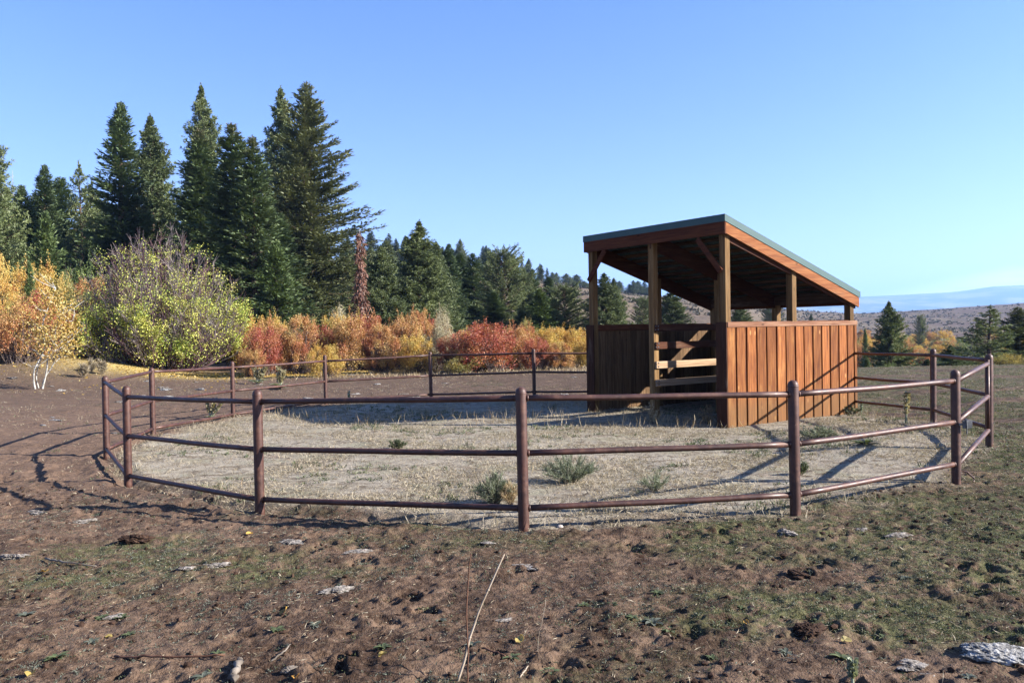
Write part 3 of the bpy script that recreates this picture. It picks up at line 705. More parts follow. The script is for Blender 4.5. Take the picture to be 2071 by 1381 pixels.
# ------------------------------------------------------------------ trees
def trunkmesh(H, r0, name, seed, bare=False, lean=.0):
    rs = np.random.RandomState(seed); b = MB()
    n = 14; P = []; R = []
    for i in range(n):
        q = i/(n - 1); P.append((math.sin(q*3 + seed)*.012*H*q*.5 + lean*q*H, math.cos(q*2.3 + seed)*.01*H*q*.5, q*H - .3*(i == 0)))
        R.append(max(r0*(1 - q)**.85, .012*H/15) * (1.25 if i == 0 else 1))
    b.tube(P, R, 9, True); return b, np.array(P)
def conifer(name, seed, H, R, kind, mat, bark=None, dens=1.0):
    """returns (trunk mesh, crown mesh). Branch whorls with many needle sprays."""
    rs = np.random.RandomState(seed)
    b, TP = trunkmesh(H, H*.014 + .03, name, seed)
    P = []; D = []; N = []; L = []; Wd = []; rnd = []
    base = {'fir': .04, 'pine': .08, 'doug': .06, 'open': .16, 'round': .18}[kind]
    z = base*H
    limbs = MB()
    while z < H*.985:
        t = (z/H - base)/(1 - base)
        if kind == 'fir': prof = (1 - t)**.8*(1 - .22*math.exp(-((t)/.08)**2)); step = .2 + .08*(1 - t); nb = 8
        elif kind == 'pine': prof = (1 - t**1.55)**1.0*(.75 + .25*min(1, t*5)); step = .24; nb = 9
        elif kind == 'doug': prof = (1 - t)**.78*(.8 + .2*min(1, t*6)); step = .24; nb = 8
        elif kind == 'open': prof = (1 - t**1.4)*(.6 + .4*min(1, t*4)); step = .4; nb = 6
        else: prof = math.sqrt(max(0, 1 - (2*t - .85)**2/1.4)); step = .3; nb = 8
        cx = np.interp(z, TP[:, 2], TP[:, 0]); cyy = np.interp(z, TP[:, 2], TP[:, 1])
        for k in range(nb):
            az = rs.uniform(0, 2*PI)
            ln = R*prof*(rs.uniform(.62, 1.12) if kind != 'doug' else rs.uniform(.5, 1.04))
            # irregular outline: clumps of long branches
            ln *= 1 + .22*math.sin(az*2 + seed) * math.sin(z*1.1 + seed*2)
            if kind in ('open', 'round', 'doug'): ln *= 1 + (.25 if kind != 'doug' else .13)*math.sin(az*3 + z*2.3/H*9)
            ln = max(ln, .1)
            if kind == 'fir': el0, el1 = -.25 + .75*t, .18 + .5*t
            elif kind == 'pine': el0, el1 = .1 + .5*t, .55 + .4*t
            elif kind == 'doug': el0, el1 = -.15 + .7*t, .3 + .4*t
            else: el0, el1 = .05 + .5*t, .4 + .4*t
            n = max(3, int(ln/.13)); 
            if t > .93: el0, el1 = .5, 1.0
            s = np.linspace(0, 1, n)
            el = el0 + (el1 - el0)*s + rs.uniform(-.12, .12)
            ds = ln/(n - 1)
            rr = np.concatenate([[0], np.cumsum(np.cos(el[1:])*ds)]); zz = np.concatenate([[0], np.cumsum(np.sin(el[1:])*ds)])
            azs = az + np.cumsum(rs.uniform(-.05, .05, n))
            bx = cx + rr*np.cos(azs); by = cyy + rr*np.sin(azs); bz = z + zz
            if ln > .5: limbs.tube(np.stack([bx, by, bz], 1)[::max(1, n//4)], np.linspace(.018 + .012*ln, .006, len(bx[::max(1, n//4)])), 4, False)
            dirv = np.stack([np.cos(azs)*np.cos(el), np.sin(azs)*np.cos(el), np.sin(el)], 1)
            br = rs.uniform(0, 1); tp = min(1., .35 + (1 - t)*6)
            if kind in ('fir', 'doug'):
                per = 8 if kind == 'fir' else 8
                lo = int(n*.12)
                for m_ in range(int(per*dens)):
                    i = np.arange(lo, n); c = len(i)
                    sd = rs.choice([-1, 1], c); off = rs.uniform(.4, 1.15, c)*sd
                    a2 = azs[i] + off; e2 = el[i] + rs.uniform(-.45, .18, c)
                    d = np.stack([np.cos(a2)*np.cos(e2), np.sin(a2)*np.cos(e2), np.sin(e2)], 1)
                    d = np.where(rs.rand(c, 1) < .22, dirv[i] + rs.normal(0, .15, (c, 3)), d)
                    tl = (.2 + .4*ln*.45*(1 - s[i]*.5))*rs.uniform(.6, 1.15, c)
                    tl = np.minimum(tl, .75)
                    u = rs.uniform(0, .9, c)**1.2
                    p0 = np.stack([bx[i], by[i], bz[i]], 1) + d*(tl*u)[:, None] + rs.normal(0, .02, (c, 3))
                    P.append(p0); D.append(d + rs.normal(0, .12, (c, 3))); N.append(np.array([0, 0, 1.]) + rs.normal(0, .45, (c, 3)))
                    L.append(rs.uniform(.16, .34, c)*tp); Wd.append(rs.uniform(.06, .12, c)*tp); rnd.append(np.clip(.25 + .45*br*rs.rand(c) + .35*s[i]*rs.rand(c), 0, 1))
            else:
                st = .25 if kind != 'open' else .4
                i = np.arange(int(n*st), n)
                i = i[rs.rand(len(i)) < (.95 if kind == 'pine' else .8)]
                for ii in i:
                    for tf in range(2 if kind == 'pine' else 2):
                        a2 = azs[ii] + rs.uniform(-1.2, 1.2); e2 = el[ii] + rs.uniform(-.2, .7); q = rs.uniform(.05, .32)*min(1, ln)
                        c0 = np.array([bx[ii], by[ii], bz[ii]]) + q*np.array([math.cos(a2)*math.cos(e2), math.sin(a2)*math.cos(e2), math.sin(e2)])
                        c = int(9*dens)
                        dv = unit(rs.normal(0, 1, (c, 3)) + np.array([math.cos(a2), math.sin(a2), .75])*.9)
                        P.append(np.repeat(c0[None], c, 0)); D.append(dv); N.append(rs.normal(0, 1, (c, 3)))
                        L.append(rs.uniform(.15, .27, c)*tp); Wd.append(rs.uniform(.035, .06, c)); rnd.append(np.clip(rs.uniform(.1, .55) + rs.rand(c)*.4, 0, 1))
        z += step*rs.uniform(.75, 1.25)*(H/16)**.45
    P = np.concatenate(P); D = np.concatenate(D); N = np.concatenate(N); L = np.concatenate(L); Wd = np.concatenate(Wd); rnd = np.concatenate(rnd)
    c = 90; zz = H*rs.uniform(.955, 1.0, c); P = np.vstack([P, np.stack([np.interp(zz, TP[:, 2], TP[:, 0]), np.interp(zz, TP[:, 2], TP[:, 1]), zz], 1)])
    D = np.vstack([D, rs.normal(0, .6, (c, 3)) + np.array([0, 0, .9])]); N = np.vstack([N, rs.normal(0, 1, (c, 3))]); L = np.r_[L, rs.uniform(.06, .16, c)]; Wd = np.r_[Wd, rs.uniform(.03, .05, c)]; rnd = np.r_[rnd, rs.rand(c)]
    V, F = cards(P, D, N, L, Wd)
    crown = mesh_np(name + '_crown', V, F, mat, rnd=np.repeat(rnd, 4))
    nb_ = MB(); nb_.V = b.V + limbs.V; nb_.n = b.n + limbs.n; nb_.R = b.R + limbs.R
    nb_.F = b.F + [f + b.n for f in limbs.F]; nb_.T = b.T + [f + b.n for f in limbs.T]
    tm = nb_.mesh(name + '_trunk', bark or M['bark'])
    w = np.percentile(np.hypot(P[:, 0], P[:, 1]), 88 if kind != 'doug' else 93)
    return dict(trunk=tm, crown=crown, H=H, R=w)
TR = {}
TR['fir'] = conifer('fir', 1, 16, 2.6, 'fir', M['needle_dark'])
TR['fir2'] = conifer('firb', 2, 15, 2.2, 'fir', M['needle_dark'])
TR['firtop'] = conifer('firc', 3, 16, 2.5, 'fir', M['needle_top'])
TR['pine'] = conifer('pine', 4, 15, 2.7, 'pine', M['needle_pine'])
TR['pine2'] = conifer('pineb', 5, 13, 2.9, 'pine', M['needle_pine'])
TR['doug'] = conifer('doug', 6, 20, 5.4, 'doug', M['needle_doug'], dens=1.3)
TR['open'] = conifer('openpine', 7, 12, 2.6, 'open', M['needle_pine'], dens=1.3)
TR['round'] = conifer('oldpine', 8, 13, 3.8, 'round', M['needle_pine'], dens=1.2)
TR['bright'] = conifer('youngfir', 9, 8, 2.0, 'fir', M['needle_bright'])
TR['far'] = conifer('farfir', 10, 11, 2.3, 'fir', M['needle_far'], dens=.5)
TR['far2'] = conifer('farpine', 12, 10, 2.5, 'pine', M['needle_far'], dens=.6)
def place_tree(key, x, y, z, H, R, name, label=None, cat='tree', group=None, rz=None, lean=0):
    s = TR[key]; rz = random.uniform(0, 6.28) if rz is None else rz
    root = empty(name, (x, y, z), rz, label=label, cat=cat, group=group)
    sc = (R/s['R'], R/s['R'], H/s['H'])
    for part in ('trunk', 'crown'):
        o = bpy.data.objects.new(part, s[part]); link(o, root); o.scale = sc
    if lean: root.rotation_euler[0] = lean
    return root
def tree_px(key, px, ytop, wpx, D, name, label=None, group=None, zb=None, **k):
    x, y, ztop = at_dist(px, ytop, D)
    zg = float(gbase(np.array([x]), np.array([y]))[0]) - .15 if zb is None else zb
    return place_tree(key, x, y, zg, ztop - zg, wpx/2/FPX*D, name, label, 'tree', group, **k)
T_ = tree_px
T_('pine', -28, 215, 118, 52, 'conifer_tree', 'dark conifer cut off by the left edge of the photo, branch tips reaching in')
T_('fir', 88, 333, 92, 70, 'conifer_tree', 'twin-looking pointed fir standing left of the slim dark pine pair')
T_('fir2', 44, 374, 84, 66, 'conifer_tree', 'low dark fir behind the orange aspen leaves at far left')
T_('pine2', 4, 400, 90, 60, 'conifer_tree', 'short broad pine behind the golden aspen at the left edge')
T_('bright', 92, 430, 74, 50, 'conifer_tree', 'bright green young fir rising behind the orange thicket')
T_('fir2', 122, 440, 70, 76, 'conifer_tree', 'grey green fir filling the gap behind the bright young fir')
T_('open', 160, 326, 84, 68, 'pine_tree', 'slim open pine with a bare dark trunk, taller of the two beside each other')
T_('open', 187, 362, 70, 72, 'pine_tree', 'slim open pine, shorter of the pair, with sky showing at its right')
T_('fir', 241, 206, 134, 62, 'fir_tree', 'tall pointed fir with layered side branches, first spire from the left')
T_('pine', 304, 229, 126, 64, 'pine_tree', 'soft rounded tall pine right of the pointed fir spire')
T_('fir2', 272, 400, 100, 72, 'fir_tree', 'shaded fir half hidden between the spire and the soft pine')
T_('pine2', 346, 420, 80, 70, 'pine_tree', 'low shaded pine behind the bare tips of the great bush')
T_('pine', 408, 168, 112, 72, 'pine_tree', 'tall pine with a thin bare leader, behind the brown topped fir')
T_('firtop', 403, 262, 138, 60, 'fir_tree', 'broad fir with brownish cone laden top in front of the thin leader')
T_('firtop', 467, 249, 146, 52, 'fir_tree', 'reddish tipped fir with pale trunk glimpses, left of the pair')
T_('firtop', 508, 275, 122, 50, 'fir_tree', 'rust topped fir in front of the giant spruce, right of the pair')
T_('pine', 566, 173, 116, 76, 'pine_tree', 'rounded pine top leaning on the left side of the giant spruce')
T_('doug', 622, 166, 246, 66, 'spruce_tree', 'giant broad spruce with long tiered branches, tallest mass in the view')
T_('fir2', 560, 430, 120, 60, 'fir_tree', 'dark fir skirt filling the foot of the giant spruce')
T_('bright', 556, 490, 90, 46, 'fir_tree', 'deep green small fir at the foot of the rust topped fir')
T_('pine2', 770, 498, 96, 52, 'pine_tree', 'bright green pine right of the dead rusty conifer')
T_('pine', 845, 445, 112, 54, 'pine_tree', 'tall full pine standing alone above the orange thicket at centre')
T_('pine2', 880, 488, 78, 62, 'pine_tree', 'rounded pine behind the right shoulder of the full centre pine')
T_('fir', 906, 493, 64, 78, 'fir_tree', 'dark pointed fir right of the centre pine')
T_('fir2', 930, 511, 60, 84, 'fir_tree', 'second pointed fir right of the centre pine')
T_('fir', 957, 512, 68, 82, 'fir_tree', 'blunt topped fir left of the old gnarled pine')
T_('open', 988, 520, 50, 84, 'snag_tree', 'thin half dead tree beside the old gnarled pine')
T_('round', 1018, 508, 96, 70, 'pine_tree', 'old gnarled pine with spreading rounded crown')
T_('fir2', 1000, 590, 70, 60, 'fir_tree', 'low fir in front of the old gnarled pine')
T_('pine2', 1058, 546, 60, 86, 'pine_tree', 'pine right of the old gnarled pine, near the ridge')
T_('fir', 1076, 545, 52, 92, 'fir_tree', 'narrow fir just right of the ridge pine')
T_('bright', 1090, 585, 66, 58, 'fir_tree', 'vivid green pointed fir above the yellow shrubs')
T_('fir2', 1112, 560, 54, 84, 'fir_tree', 'dull fir behind the vivid green one')
T_('round', 1140, 580, 92, 60, 'pine_tree', 'wide low pine left of the shelter')
T_('pine2', 1062, 610, 60, 62, 'pine_tree', 'small pine tucked under the ridge firs')
T_('pine', 1220, 551, 84, 58, 'pine_tree', 'pine seen between the left posts of the shelter')
T_('pine2', 1240, 562, 50, 88, 'pine_tree', 'farther pine peeking out behind the one between the left posts')
T_('round', 1300, 604, 44, 70, 'pine_tree', 'low pine left of the middle front post')
T_('pine', 1358, 581, 70, 62, 'pine_tree', 'pine framed under the low side of the roof')
T_('pine2', 1497, 612, 56, 60, 'pine_tree', 'green pine top just above the board wall beside the corner post')
T_('round', 1561, 603, 38, 130, 'pine_tree', 'dark far pine seen under the roof near its middle')
T_('fir2', 1641, 635, 16, 190, 'fir_tree', 'tiny dark fir on the sage slope seen under the eave')
T_('pine', 1799, 608, 84, 50, 'pine_tree', 'well shaped pine right of the shelter, alone on the slope')
T_('fir2', 1749, 664, 20, 60, 'fir_tree', 'small dark cone shaped fir between shelter and lone pine')
T_('fir2', 1752, 722, 26, 42, 'fir_tree', 'low fir at the shelter corner, under the lone pine')
T_('open', 2000, 617, 124, 44, 'pine_tree', 'sparse pine with open drooping boughs at the right')
T_('doug', 2056, 620, 156, 46, 'spruce_tree', 'dense dark conifer at the right edge of the photo')
T_('pine2', 1923, 698, 56, 40, 'pine_tree', 'small pine behind the gate post, right of the rail junction')
T_('fir2', 1874, 726, 36, 38, 'fir_tree', 'little dark fir just left of the far right corral post')
T_('pine2', 1950, 718, 62, 42, 'pine_tree', 'low dark pine seen through the gate rails')
T_('round', 1861, 640, 22, 150, 'pine_tree', 'far lone bush pine on the sage slope')
T_('bright', 59, 531, 30, 38, 'fir_tree', 'tiny dark spruce growing out of the orange thicket')
# the far wood on the hill: every tree its own object
rs = np.random.RandomState(77)
def farwood(px0, px1, D0, D1, n, hm, keys, grp, label, name='forest_tree'):
    for i in range(n):
        px = rs.uniform(px0, px1); D = rs.uniform(D0, D1)
        x = ray(px, 600)[0]/ray(px, 600)[1]*D
        z = float(gbase(np.array([x]), np.array([D]))[0]) - .3
        H = hm*rs.uniform(.7, 1.25)
        place_tree(keys[rs.randint(len(keys))], x, D, z, H, H*rs.uniform(.15, .22), name, label, 'tree', grp)
farwood(700, 1010, 170, 258, 80, 7.2, ['far', 'far2', 'far'], 'trees of the far wood on the left hill', 'distant dark conifer of the wood crowding the hillside left of the old gnarled pine')
farwood(1010, 1110, 210, 300, 16, 6, ['far', 'far2'], 'trees above the old pine', 'distant conifer on the crest between the old gnarled pine and the ridge gap')
farwood(660, 960, 90, 140, 34, 7.5, ['far', 'far2'], 'trees at the foot of the hill', 'mid distance conifer standing behind the centre pines')
farwood(-200, 660, 78, 120, 75, 12, ['far', 'far2', 'fir2'], 'shaded trees behind the tall spires', 'shaded conifer standing behind the row of tall spires on the left')
for px, yt, w, D in ((1117, 550, 14, 300), (1125, 551, 13, 304), (1145, 553, 20, 306), (1153, 560, 16, 310), (1166, 555, 22, 312), (1181, 568, 14, 318), (1187, 572, 12, 320),
                     (1253, 568, 16, 330), (1273, 574, 14, 335), (1281, 567, 16, 336), (1290, 568, 18, 338), (1297, 578, 14, 340), (1303, 569, 16, 341), (1312, 580, 20, 345)):
    T_('far' if D % 2 else 'far2', px, yt, w*1.25, D, 'ridge_tree', 'small dark conifer on the sage ridge skyline beside the shelter', group='conifers along the ridge skyline')
# dead rusty conifer and thin snags
def snag(px, ytop, D, H=None, droop=True, mat=None, R=.9, seed=1, label='', name='dead_conifer'):
    rs = np.random.RandomState(seed)
    x, y, zt_ = at_dist(px, ytop, D); zg = float(gbase(np.array([x]), np.array([y]))[0]); H = zt_ - zg
    root = empty(name, (x, y, zg), 0, label=label, cat='tree')
    b = MB(); b.tube([(0, 0, -.2), (.04, 0, H*.5), (0, 0, H)], [.11*(1 if mat else .45), .07*(1 if mat else .45), .012], 8)
    P = []; D_ = []; N = []; L = []; Wd = []
    for k in range(int(H*16)):
        z = rs.uniform(.1, .97)*H; t = z/H; az = rs.uniform(0, 2*PI); ln = R*(1 - t*.75)*rs.uniform(.5, 1.1)
        q = np.linspace(0, 1, 6); dz = (-1.1*q**1.6 + .15*q)*ln if droop else .3*q*ln
        pts = np.stack([np.cos(az)*q*ln*.8, np.sin(az)*q*ln*.8, z + dz], 1)
        b.tube(pts, np.linspace(.018, .004, 6), 4, False)
        if mat is not None:
            for i in range(1, 6):
                c = 8; P.append(np.repeat(pts[i][None], c, 0) + rs.normal(0, .04, (c, 3))); D_.append(rs.normal(0, .5, (c, 3)) + np.array([np.cos(az)*.3, np.sin(az)*.3, -1.0]))
                N.append(rs.normal(0, 1, (c, 3))); L.append(rs.uniform(.15, .32, c)); Wd.append(rs.uniform(.03, .06, c))
    b.build('trunk', M['palebark'], root)
    if mat is not None:
        P = np.concatenate(P); V, F = cards(P, np.concatenate(D_), np.concatenate(N), np.concatenate(L), np.concatenate(Wd))
        ob('crown', mesh_np('dead_crown', V, F, mat, rnd=np.repeat(rs.rand(len(P)), 4)), root)
    return root
snag(727, 462, 47, mat=M['rustneedle'], R=1.0, seed=3, label='dead conifer hung with rusty brown needles beside the giant spruce')
snag(25, 345, 74, mat=None, R=.8, seed=5, droop=False, label='thin bare snag poking above the trees at far left', name='bare_snag')
snag(1004, 500, 71, mat=None, R=.7, seed=6, droop=False, label='thin bare tip beside the crown of the old gnarled pine', name='bare_snag')
# ------------------------------------------------------------------ shrubs
def shrub_mesh(name, seed, w, h, nleaf, ls, mat, stemmat, lobes=64, bare=.0, fine=1.0, stems=60):
    rs = np.random.RandomState(seed)
    C_ = []; Rr = []
    for k in range(lobes):
        a = rs.uniform(0, 2*PI); r = math.sqrt(rs.rand())*.78; zz = rs.uniform(.12, 1)
        mx = math.sqrt(max(.05, 1 - r*r)); z = zz*mx*.86 + .06
        C_.append((r*math.cos(a)*w/2, r*math.sin(a)*w/2*.8, z*h)); Rr.append(rs.uniform(.08, .17)*min(w, h*1.3)*.8)
    C_ = np.array(C_); Rr = np.array(Rr)
    # spikes: thin upright shoots that break the outline
    k = rs.randint(0, lobes, nleaf)
    d = unit(rs.normal(0, 1, (nleaf, 3))); rad = rs.rand(nleaf)**.36*(1 + .25*rs.normal(0, 1, nleaf)*(rs.rand(nleaf) < .25))
    P = C_[k] + d*(rad*Rr[k])[:, None]
    ns = nleaf//6
    j = rs.randint(0, lobes, 42); tip = C_[j] + np.stack([rs.normal(0, .12, 42)*w*.4, rs.normal(0, .12, 42)*w*.4, Rr[j]*rs.uniform(.8, 1.8, 42)], 1)
    q = rs.randint(0, 42, ns); s = rs.rand(ns)[:, None]**.8
    P2 = C_[j][q]*(1 - s) + tip[q]*s + rs.normal(0, .04*min(w, h)/2.5, (ns, 3))
    P = np.concatenate([P, P2]); P[:, 2] = np.maximum(P[:, 2], .04)
    n = len(P); lr = rs.rand(lobes); lid = np.concatenate([k, j[q]]); lrnd = np.clip(lr[lid]*.55 + rs.rand(n)*.5, 0, 1)
    # thin the leaves low inside, keep twigs visible
    V, F = cards(P, rs.normal(0, 1, (n, 3)) + np.array([0, 0, .2]), rs.normal(0, 1, (n, 3)), rs.uniform(.7, 1.3, n)*ls, rs.uniform(.5, .8, n)*ls)
    leaf = mesh_np(name + '_leaves', V, F, mat, rnd=np.repeat(lrnd, 4))
    b = MB()
    for i in range(stems):
        j = rs.randint(lobes); p1 = C_[j] + rs.normal(0, .2, 3)*Rr[j]; a = rs.uniform(0, 2*PI); r0 = rs.uniform(0, .22)*w
        p0 = np.array([r0*math.cos(a)*.8 + p1[0]*.25, r0*math.sin(a)*.7 + p1[1]*.25, -.1]); mid = (p0 + p1)/2 + rs.normal(0, .06*w, 3)*np.array([1, 1, .3])
        t = np.linspace(0, 1, 7)[:, None]; pts = (1 - t)**2*p0 + 2*t*(1 - t)*mid + t*t*p1
        b.tube(pts, np.linspace(.022, .006, 7), 4, False)
        for m_ in range(4):
            q = pts[rs.randint(2, 7)]; e = q + unit(rs.normal(0, 1, 3) + np.array([0, 0, .9]))*rs.uniform(.2, .6)*h*.3
            b.tube([q, (q + e)/2 + rs.normal(0, .03, 3), e], [.008, .006, .003], 3, False)
    return leaf, b.mesh(name + '_stems', stemmat)
def place_shrub(meshes, x, y, sc, rz, label, cat='shrub', name='autumn_shrub', group=None, z=None):
    zg = float(gbase(np.array([x]), np.array([y]))[0]) if z is None else z
    root = empty(name, (x, y, zg), rz, label=label, cat=cat, group=group)
    for nm, me in zip(('foliage', 'stem'), meshes):
        o = bpy.data.objects.new(nm, me); link(o, root); o.scale = sc
    return root
SH = {}
for i, (k, mt) in enumerate((('red', 'leaf_red'), ('orange', 'leaf_orange'), ('gold', 'leaf_gold'), ('green', 'leaf_green'), ('pale', 'leaf_pale'), ('olive', 'leaf_olive'))):
    SH[k] = shrub_mesh(k + 'shrub', 20 + i, 3.4, 2.6, 15000 if k in ('red', 'orange', 'gold') else 8000, .062, M[mt], M['twig_dark'], stems=110)
SH['orange2'] = shrub_mesh('orangeshrubb', 31, 3.0, 2.8, 15000, .06, M['leaf_orange'], M['twig_dark'], 54, stems=110)
SH['red2'] = shrub_mesh('redshrubb', 33, 3.6, 2.5, 15000, .06, M['leaf_red'], M['twig_dark'], 70, stems=110)
def S(key, px, ytop, wpx, D, label, **k):
    x, y, zt_ = at_dist(px, ytop, D); zg = float(gbase(np.array([x]), np.array([y]))[0])
    w0, h0 = (3.4, 2.6)
    s = wpx/FPX*D/w0; return place_shrub(SH[key], x, y, (s, s, (zt_ - zg)/h0), random.uniform(0, 6.28), label, z=zg - .03, **k)
S('red', 525, 650, 120, 33.5, 'red orange shrub directly right of the great yellow bush')
S('orange', 560, 640, 110, 36, 'orange shrub behind the red one beside the great bush')
S('orange2', 605, 636, 110, 34.5, 'bright orange shrub in front of the small deep green fir')
S('red2', 640, 640, 80, 36.5, 'scarlet topped shrub left of the pale yellow crown')
S('gold', 655, 690, 90, 31.5, 'low golden shrub nearest the fence, in front of the orange thicket')
S('pale', 688, 612, 80, 40, 'pale yellow shrub top under the dead rusty conifer')
S('orange', 705, 632, 110, 36, 'orange shrub below the dead rusty conifer')
S('red', 748, 626, 100, 37, 'reddish shrub right of the dead conifer')
S('orange2', 770, 655, 110, 33.5, 'rust and gold shrub in the middle of the thicket')
S('orange', 820, 628, 100, 36, 'orange shrub beneath the full centre pine')
S('orange2', 850, 625, 80, 38, 'copper shrub at the foot of the centre pine')
S('gold', 840, 670, 100, 33, 'yellow shrub in front of the copper one, left of a fence post')
S('pale', 893, 612, 56, 37, 'tall pale bleached shrub right of the copper one')
S('pale', 890, 655, 100, 35, 'bleached grey gold shrub left of the crimson mound')
S('red2', 925, 660, 100, 33.5, 'dark red shrub forming the left side of the crimson mound')
S('red', 978, 643, 172, 32.5, 'large crimson shrub, the reddest mound of the thicket')
S('olive', 940, 700, 120, 31.8, 'dark olive low shrub in the shade below the crimson mound')
S('orange', 1050, 655, 100, 35, 'orange shrub right of the crimson mound')
S('red2', 1085, 672, 90, 33.5, 'small red shrub behind the tall corral post')
S('gold', 1105, 655, 110, 37, 'yellow shrub under the vivid green fir')
S('gold', 1150, 656, 110, 38, 'bright yellow shrub left of the shelter, farther one')
S('orange2', 1130, 690, 100, 33.5, 'orange gold low shrub left of the shelter, nearer one')
S('gold', 1190, 672, 90, 35, 'yellow shrub half hidden by the left edge of the shelter')
S('olive', 1068, 640, 60, 44, 'brown olive shrub behind the crimson mound')
S('orange', 1250, 690, 120, 36, 'orange shrub glimpsed behind the shelter wall')
S('olive', 1380, 664, 110, 60, 'brown scrub seen over the shelter wall')
rs = np.random.RandomState(17)
for i in range(16):
    px = 500 + 44*i + rs.uniform(-16, 16); k = ['orange', 'gold', 'orange2', 'gold', 'red', 'olive'][rs.randint(6)]
    S(k, px, rs.uniform(628, 650) if px < 900 else rs.uniform(650, 664), rs.uniform(70, 105), rs.uniform(38, 41), 'autumn shrub of the back row of the thicket between the great bush and the shelter', group='back row of the autumn thicket')
# left mass
S('gold', 0, 496, 90, 36, 'tall golden crown at the left edge of the photo')
S('olive', 20, 580, 120, 34.5, 'tall muted shrub at the left edge under the golden crown')
S('gold', 55, 528, 120, 41, 'high golden shrub behind the tiny dark spruce')
S('gold', 90, 520, 100, 43, 'yellowing high shrub below the bright young fir')
S('orange', 45, 600, 140, 33, 'orange gold shrub left of the white stemmed aspen')
S('red', 78, 575, 90, 34.5, 'rose red shrub just right of the tiny dark spruce')
S('red2', 120, 610, 100, 35.5, 'dull red shrub behind the golden aspen leaves')
S('olive', 130, 545, 110, 42, 'olive gold shrub left of the bare purple twigs')
S('green', 160, 505, 110, 46, 'dark green shrub under the slim pine pair')
S('gold', -45, 560, 120, 35, 'golden shrub cut off by the left edge')
S('olive', -60, 640, 140, 33.5, 'shaded low shrub at the left edge')
S('orange2', 190, 560, 120, 43, 'rusty shrub behind the left side of the great bush')
S('orange', 510, 700, 70, 32.5, 'low rust red shrub tucked against the great bush')
# right side valley scrub
S('gold', 1748, 670, 50, 105, 'golden scrub right of the shelter, behind the small dark fir')
S('orange', 1745, 688, 60, 90, 'rust scrub between the shelter and the lone pine')
S('green', 1798, 727, 40, 40, 'bright lime green bush at the foot of the lone pine')
S('olive', 2000, 700, 70, 60, 'olive scrub behind the sparse drooping pine')
rs = np.random.RandomState(91)
for i in range(64):
    px = rs.uniform(1640, 2150); D = rs.uniform(92, 210); x = ray(px, 600)[0]/ray(px, 600)[1]*D; w = rs.uniform(3.5, 8.0); h = w*rs.uniform(.4, .62)
    k = ['gold', 'orange', 'orange2', 'olive', 'gold', 'olive', 'pale', 'green'][rs.randint(8)]
    place_shrub(SH[k], x, D, (w/3.4, w/3.4, h/2.6), rs.uniform(0, 6), 'distant autumn scrub clump in the shallow valley right of the shelter', group='scrub clumps in the far valley')
S('olive', 2032, 712, 130, 33, 'golden green shrub behind the far right corral post')
S('olive', 2085, 722, 110, 31.5, 'yellow green shrub cut off by the right edge')
S('green', 1960, 745, 70, 35, 'low green shrub seen through the gate, right of the dark pine')
S('pale', 1765, 748, 60, 38, 'low grey scrub at the shelter corner beyond the fence')
# hillside sagebrush: beyond counting
def scatter_sage():
    rs = np.random.RandomState(8); n = 9000
    D = 55*np.exp(rs.rand(n)*math.log(700/55)); a = rs.uniform(-.02, .72, n)
    x = a*D; keep = fbm(x/30, D/30, 3, 40) > -.15
    x, D = x[keep], D[keep]; z = gbase(x, D); n = len(x)
    s = rs.uniform(.35, .95, n)*(1 + D/500)
    m = 15
    th = rs.uniform(0, 2*PI, (n, m)); ph = rs.uniform(.0, 1.3, (n, m))
    dv = np.stack([np.cos(th)*np.cos(ph), np.sin(th)*np.cos(ph), np.sin(ph)], -1)
    c = np.stack([x, D, z], -1)[:, None] + dv*(s*.35)[:, None, None]*rs.rand(n, m, 1)
    V, F = cards(c.reshape(-1, 3), dv.reshape(-1, 3), rs.normal(0, 1, (n*m, 3)), (np.repeat(s, m)*rs.uniform(.35, .7, n*m)), np.repeat(s, m)*.28)
    o = ob('sagebrush', mesh_np('sagebrush', V, F, M['sage'], rnd=np.repeat(np.repeat(rs.rand(n)*.7, m) + rs.rand(n*m)*.3, 4)))
    tag(o, 'grey brown sagebrush dotted over the open hillside behind the shelter', 'sagebrush', kind='stuff')
scatter_sage()
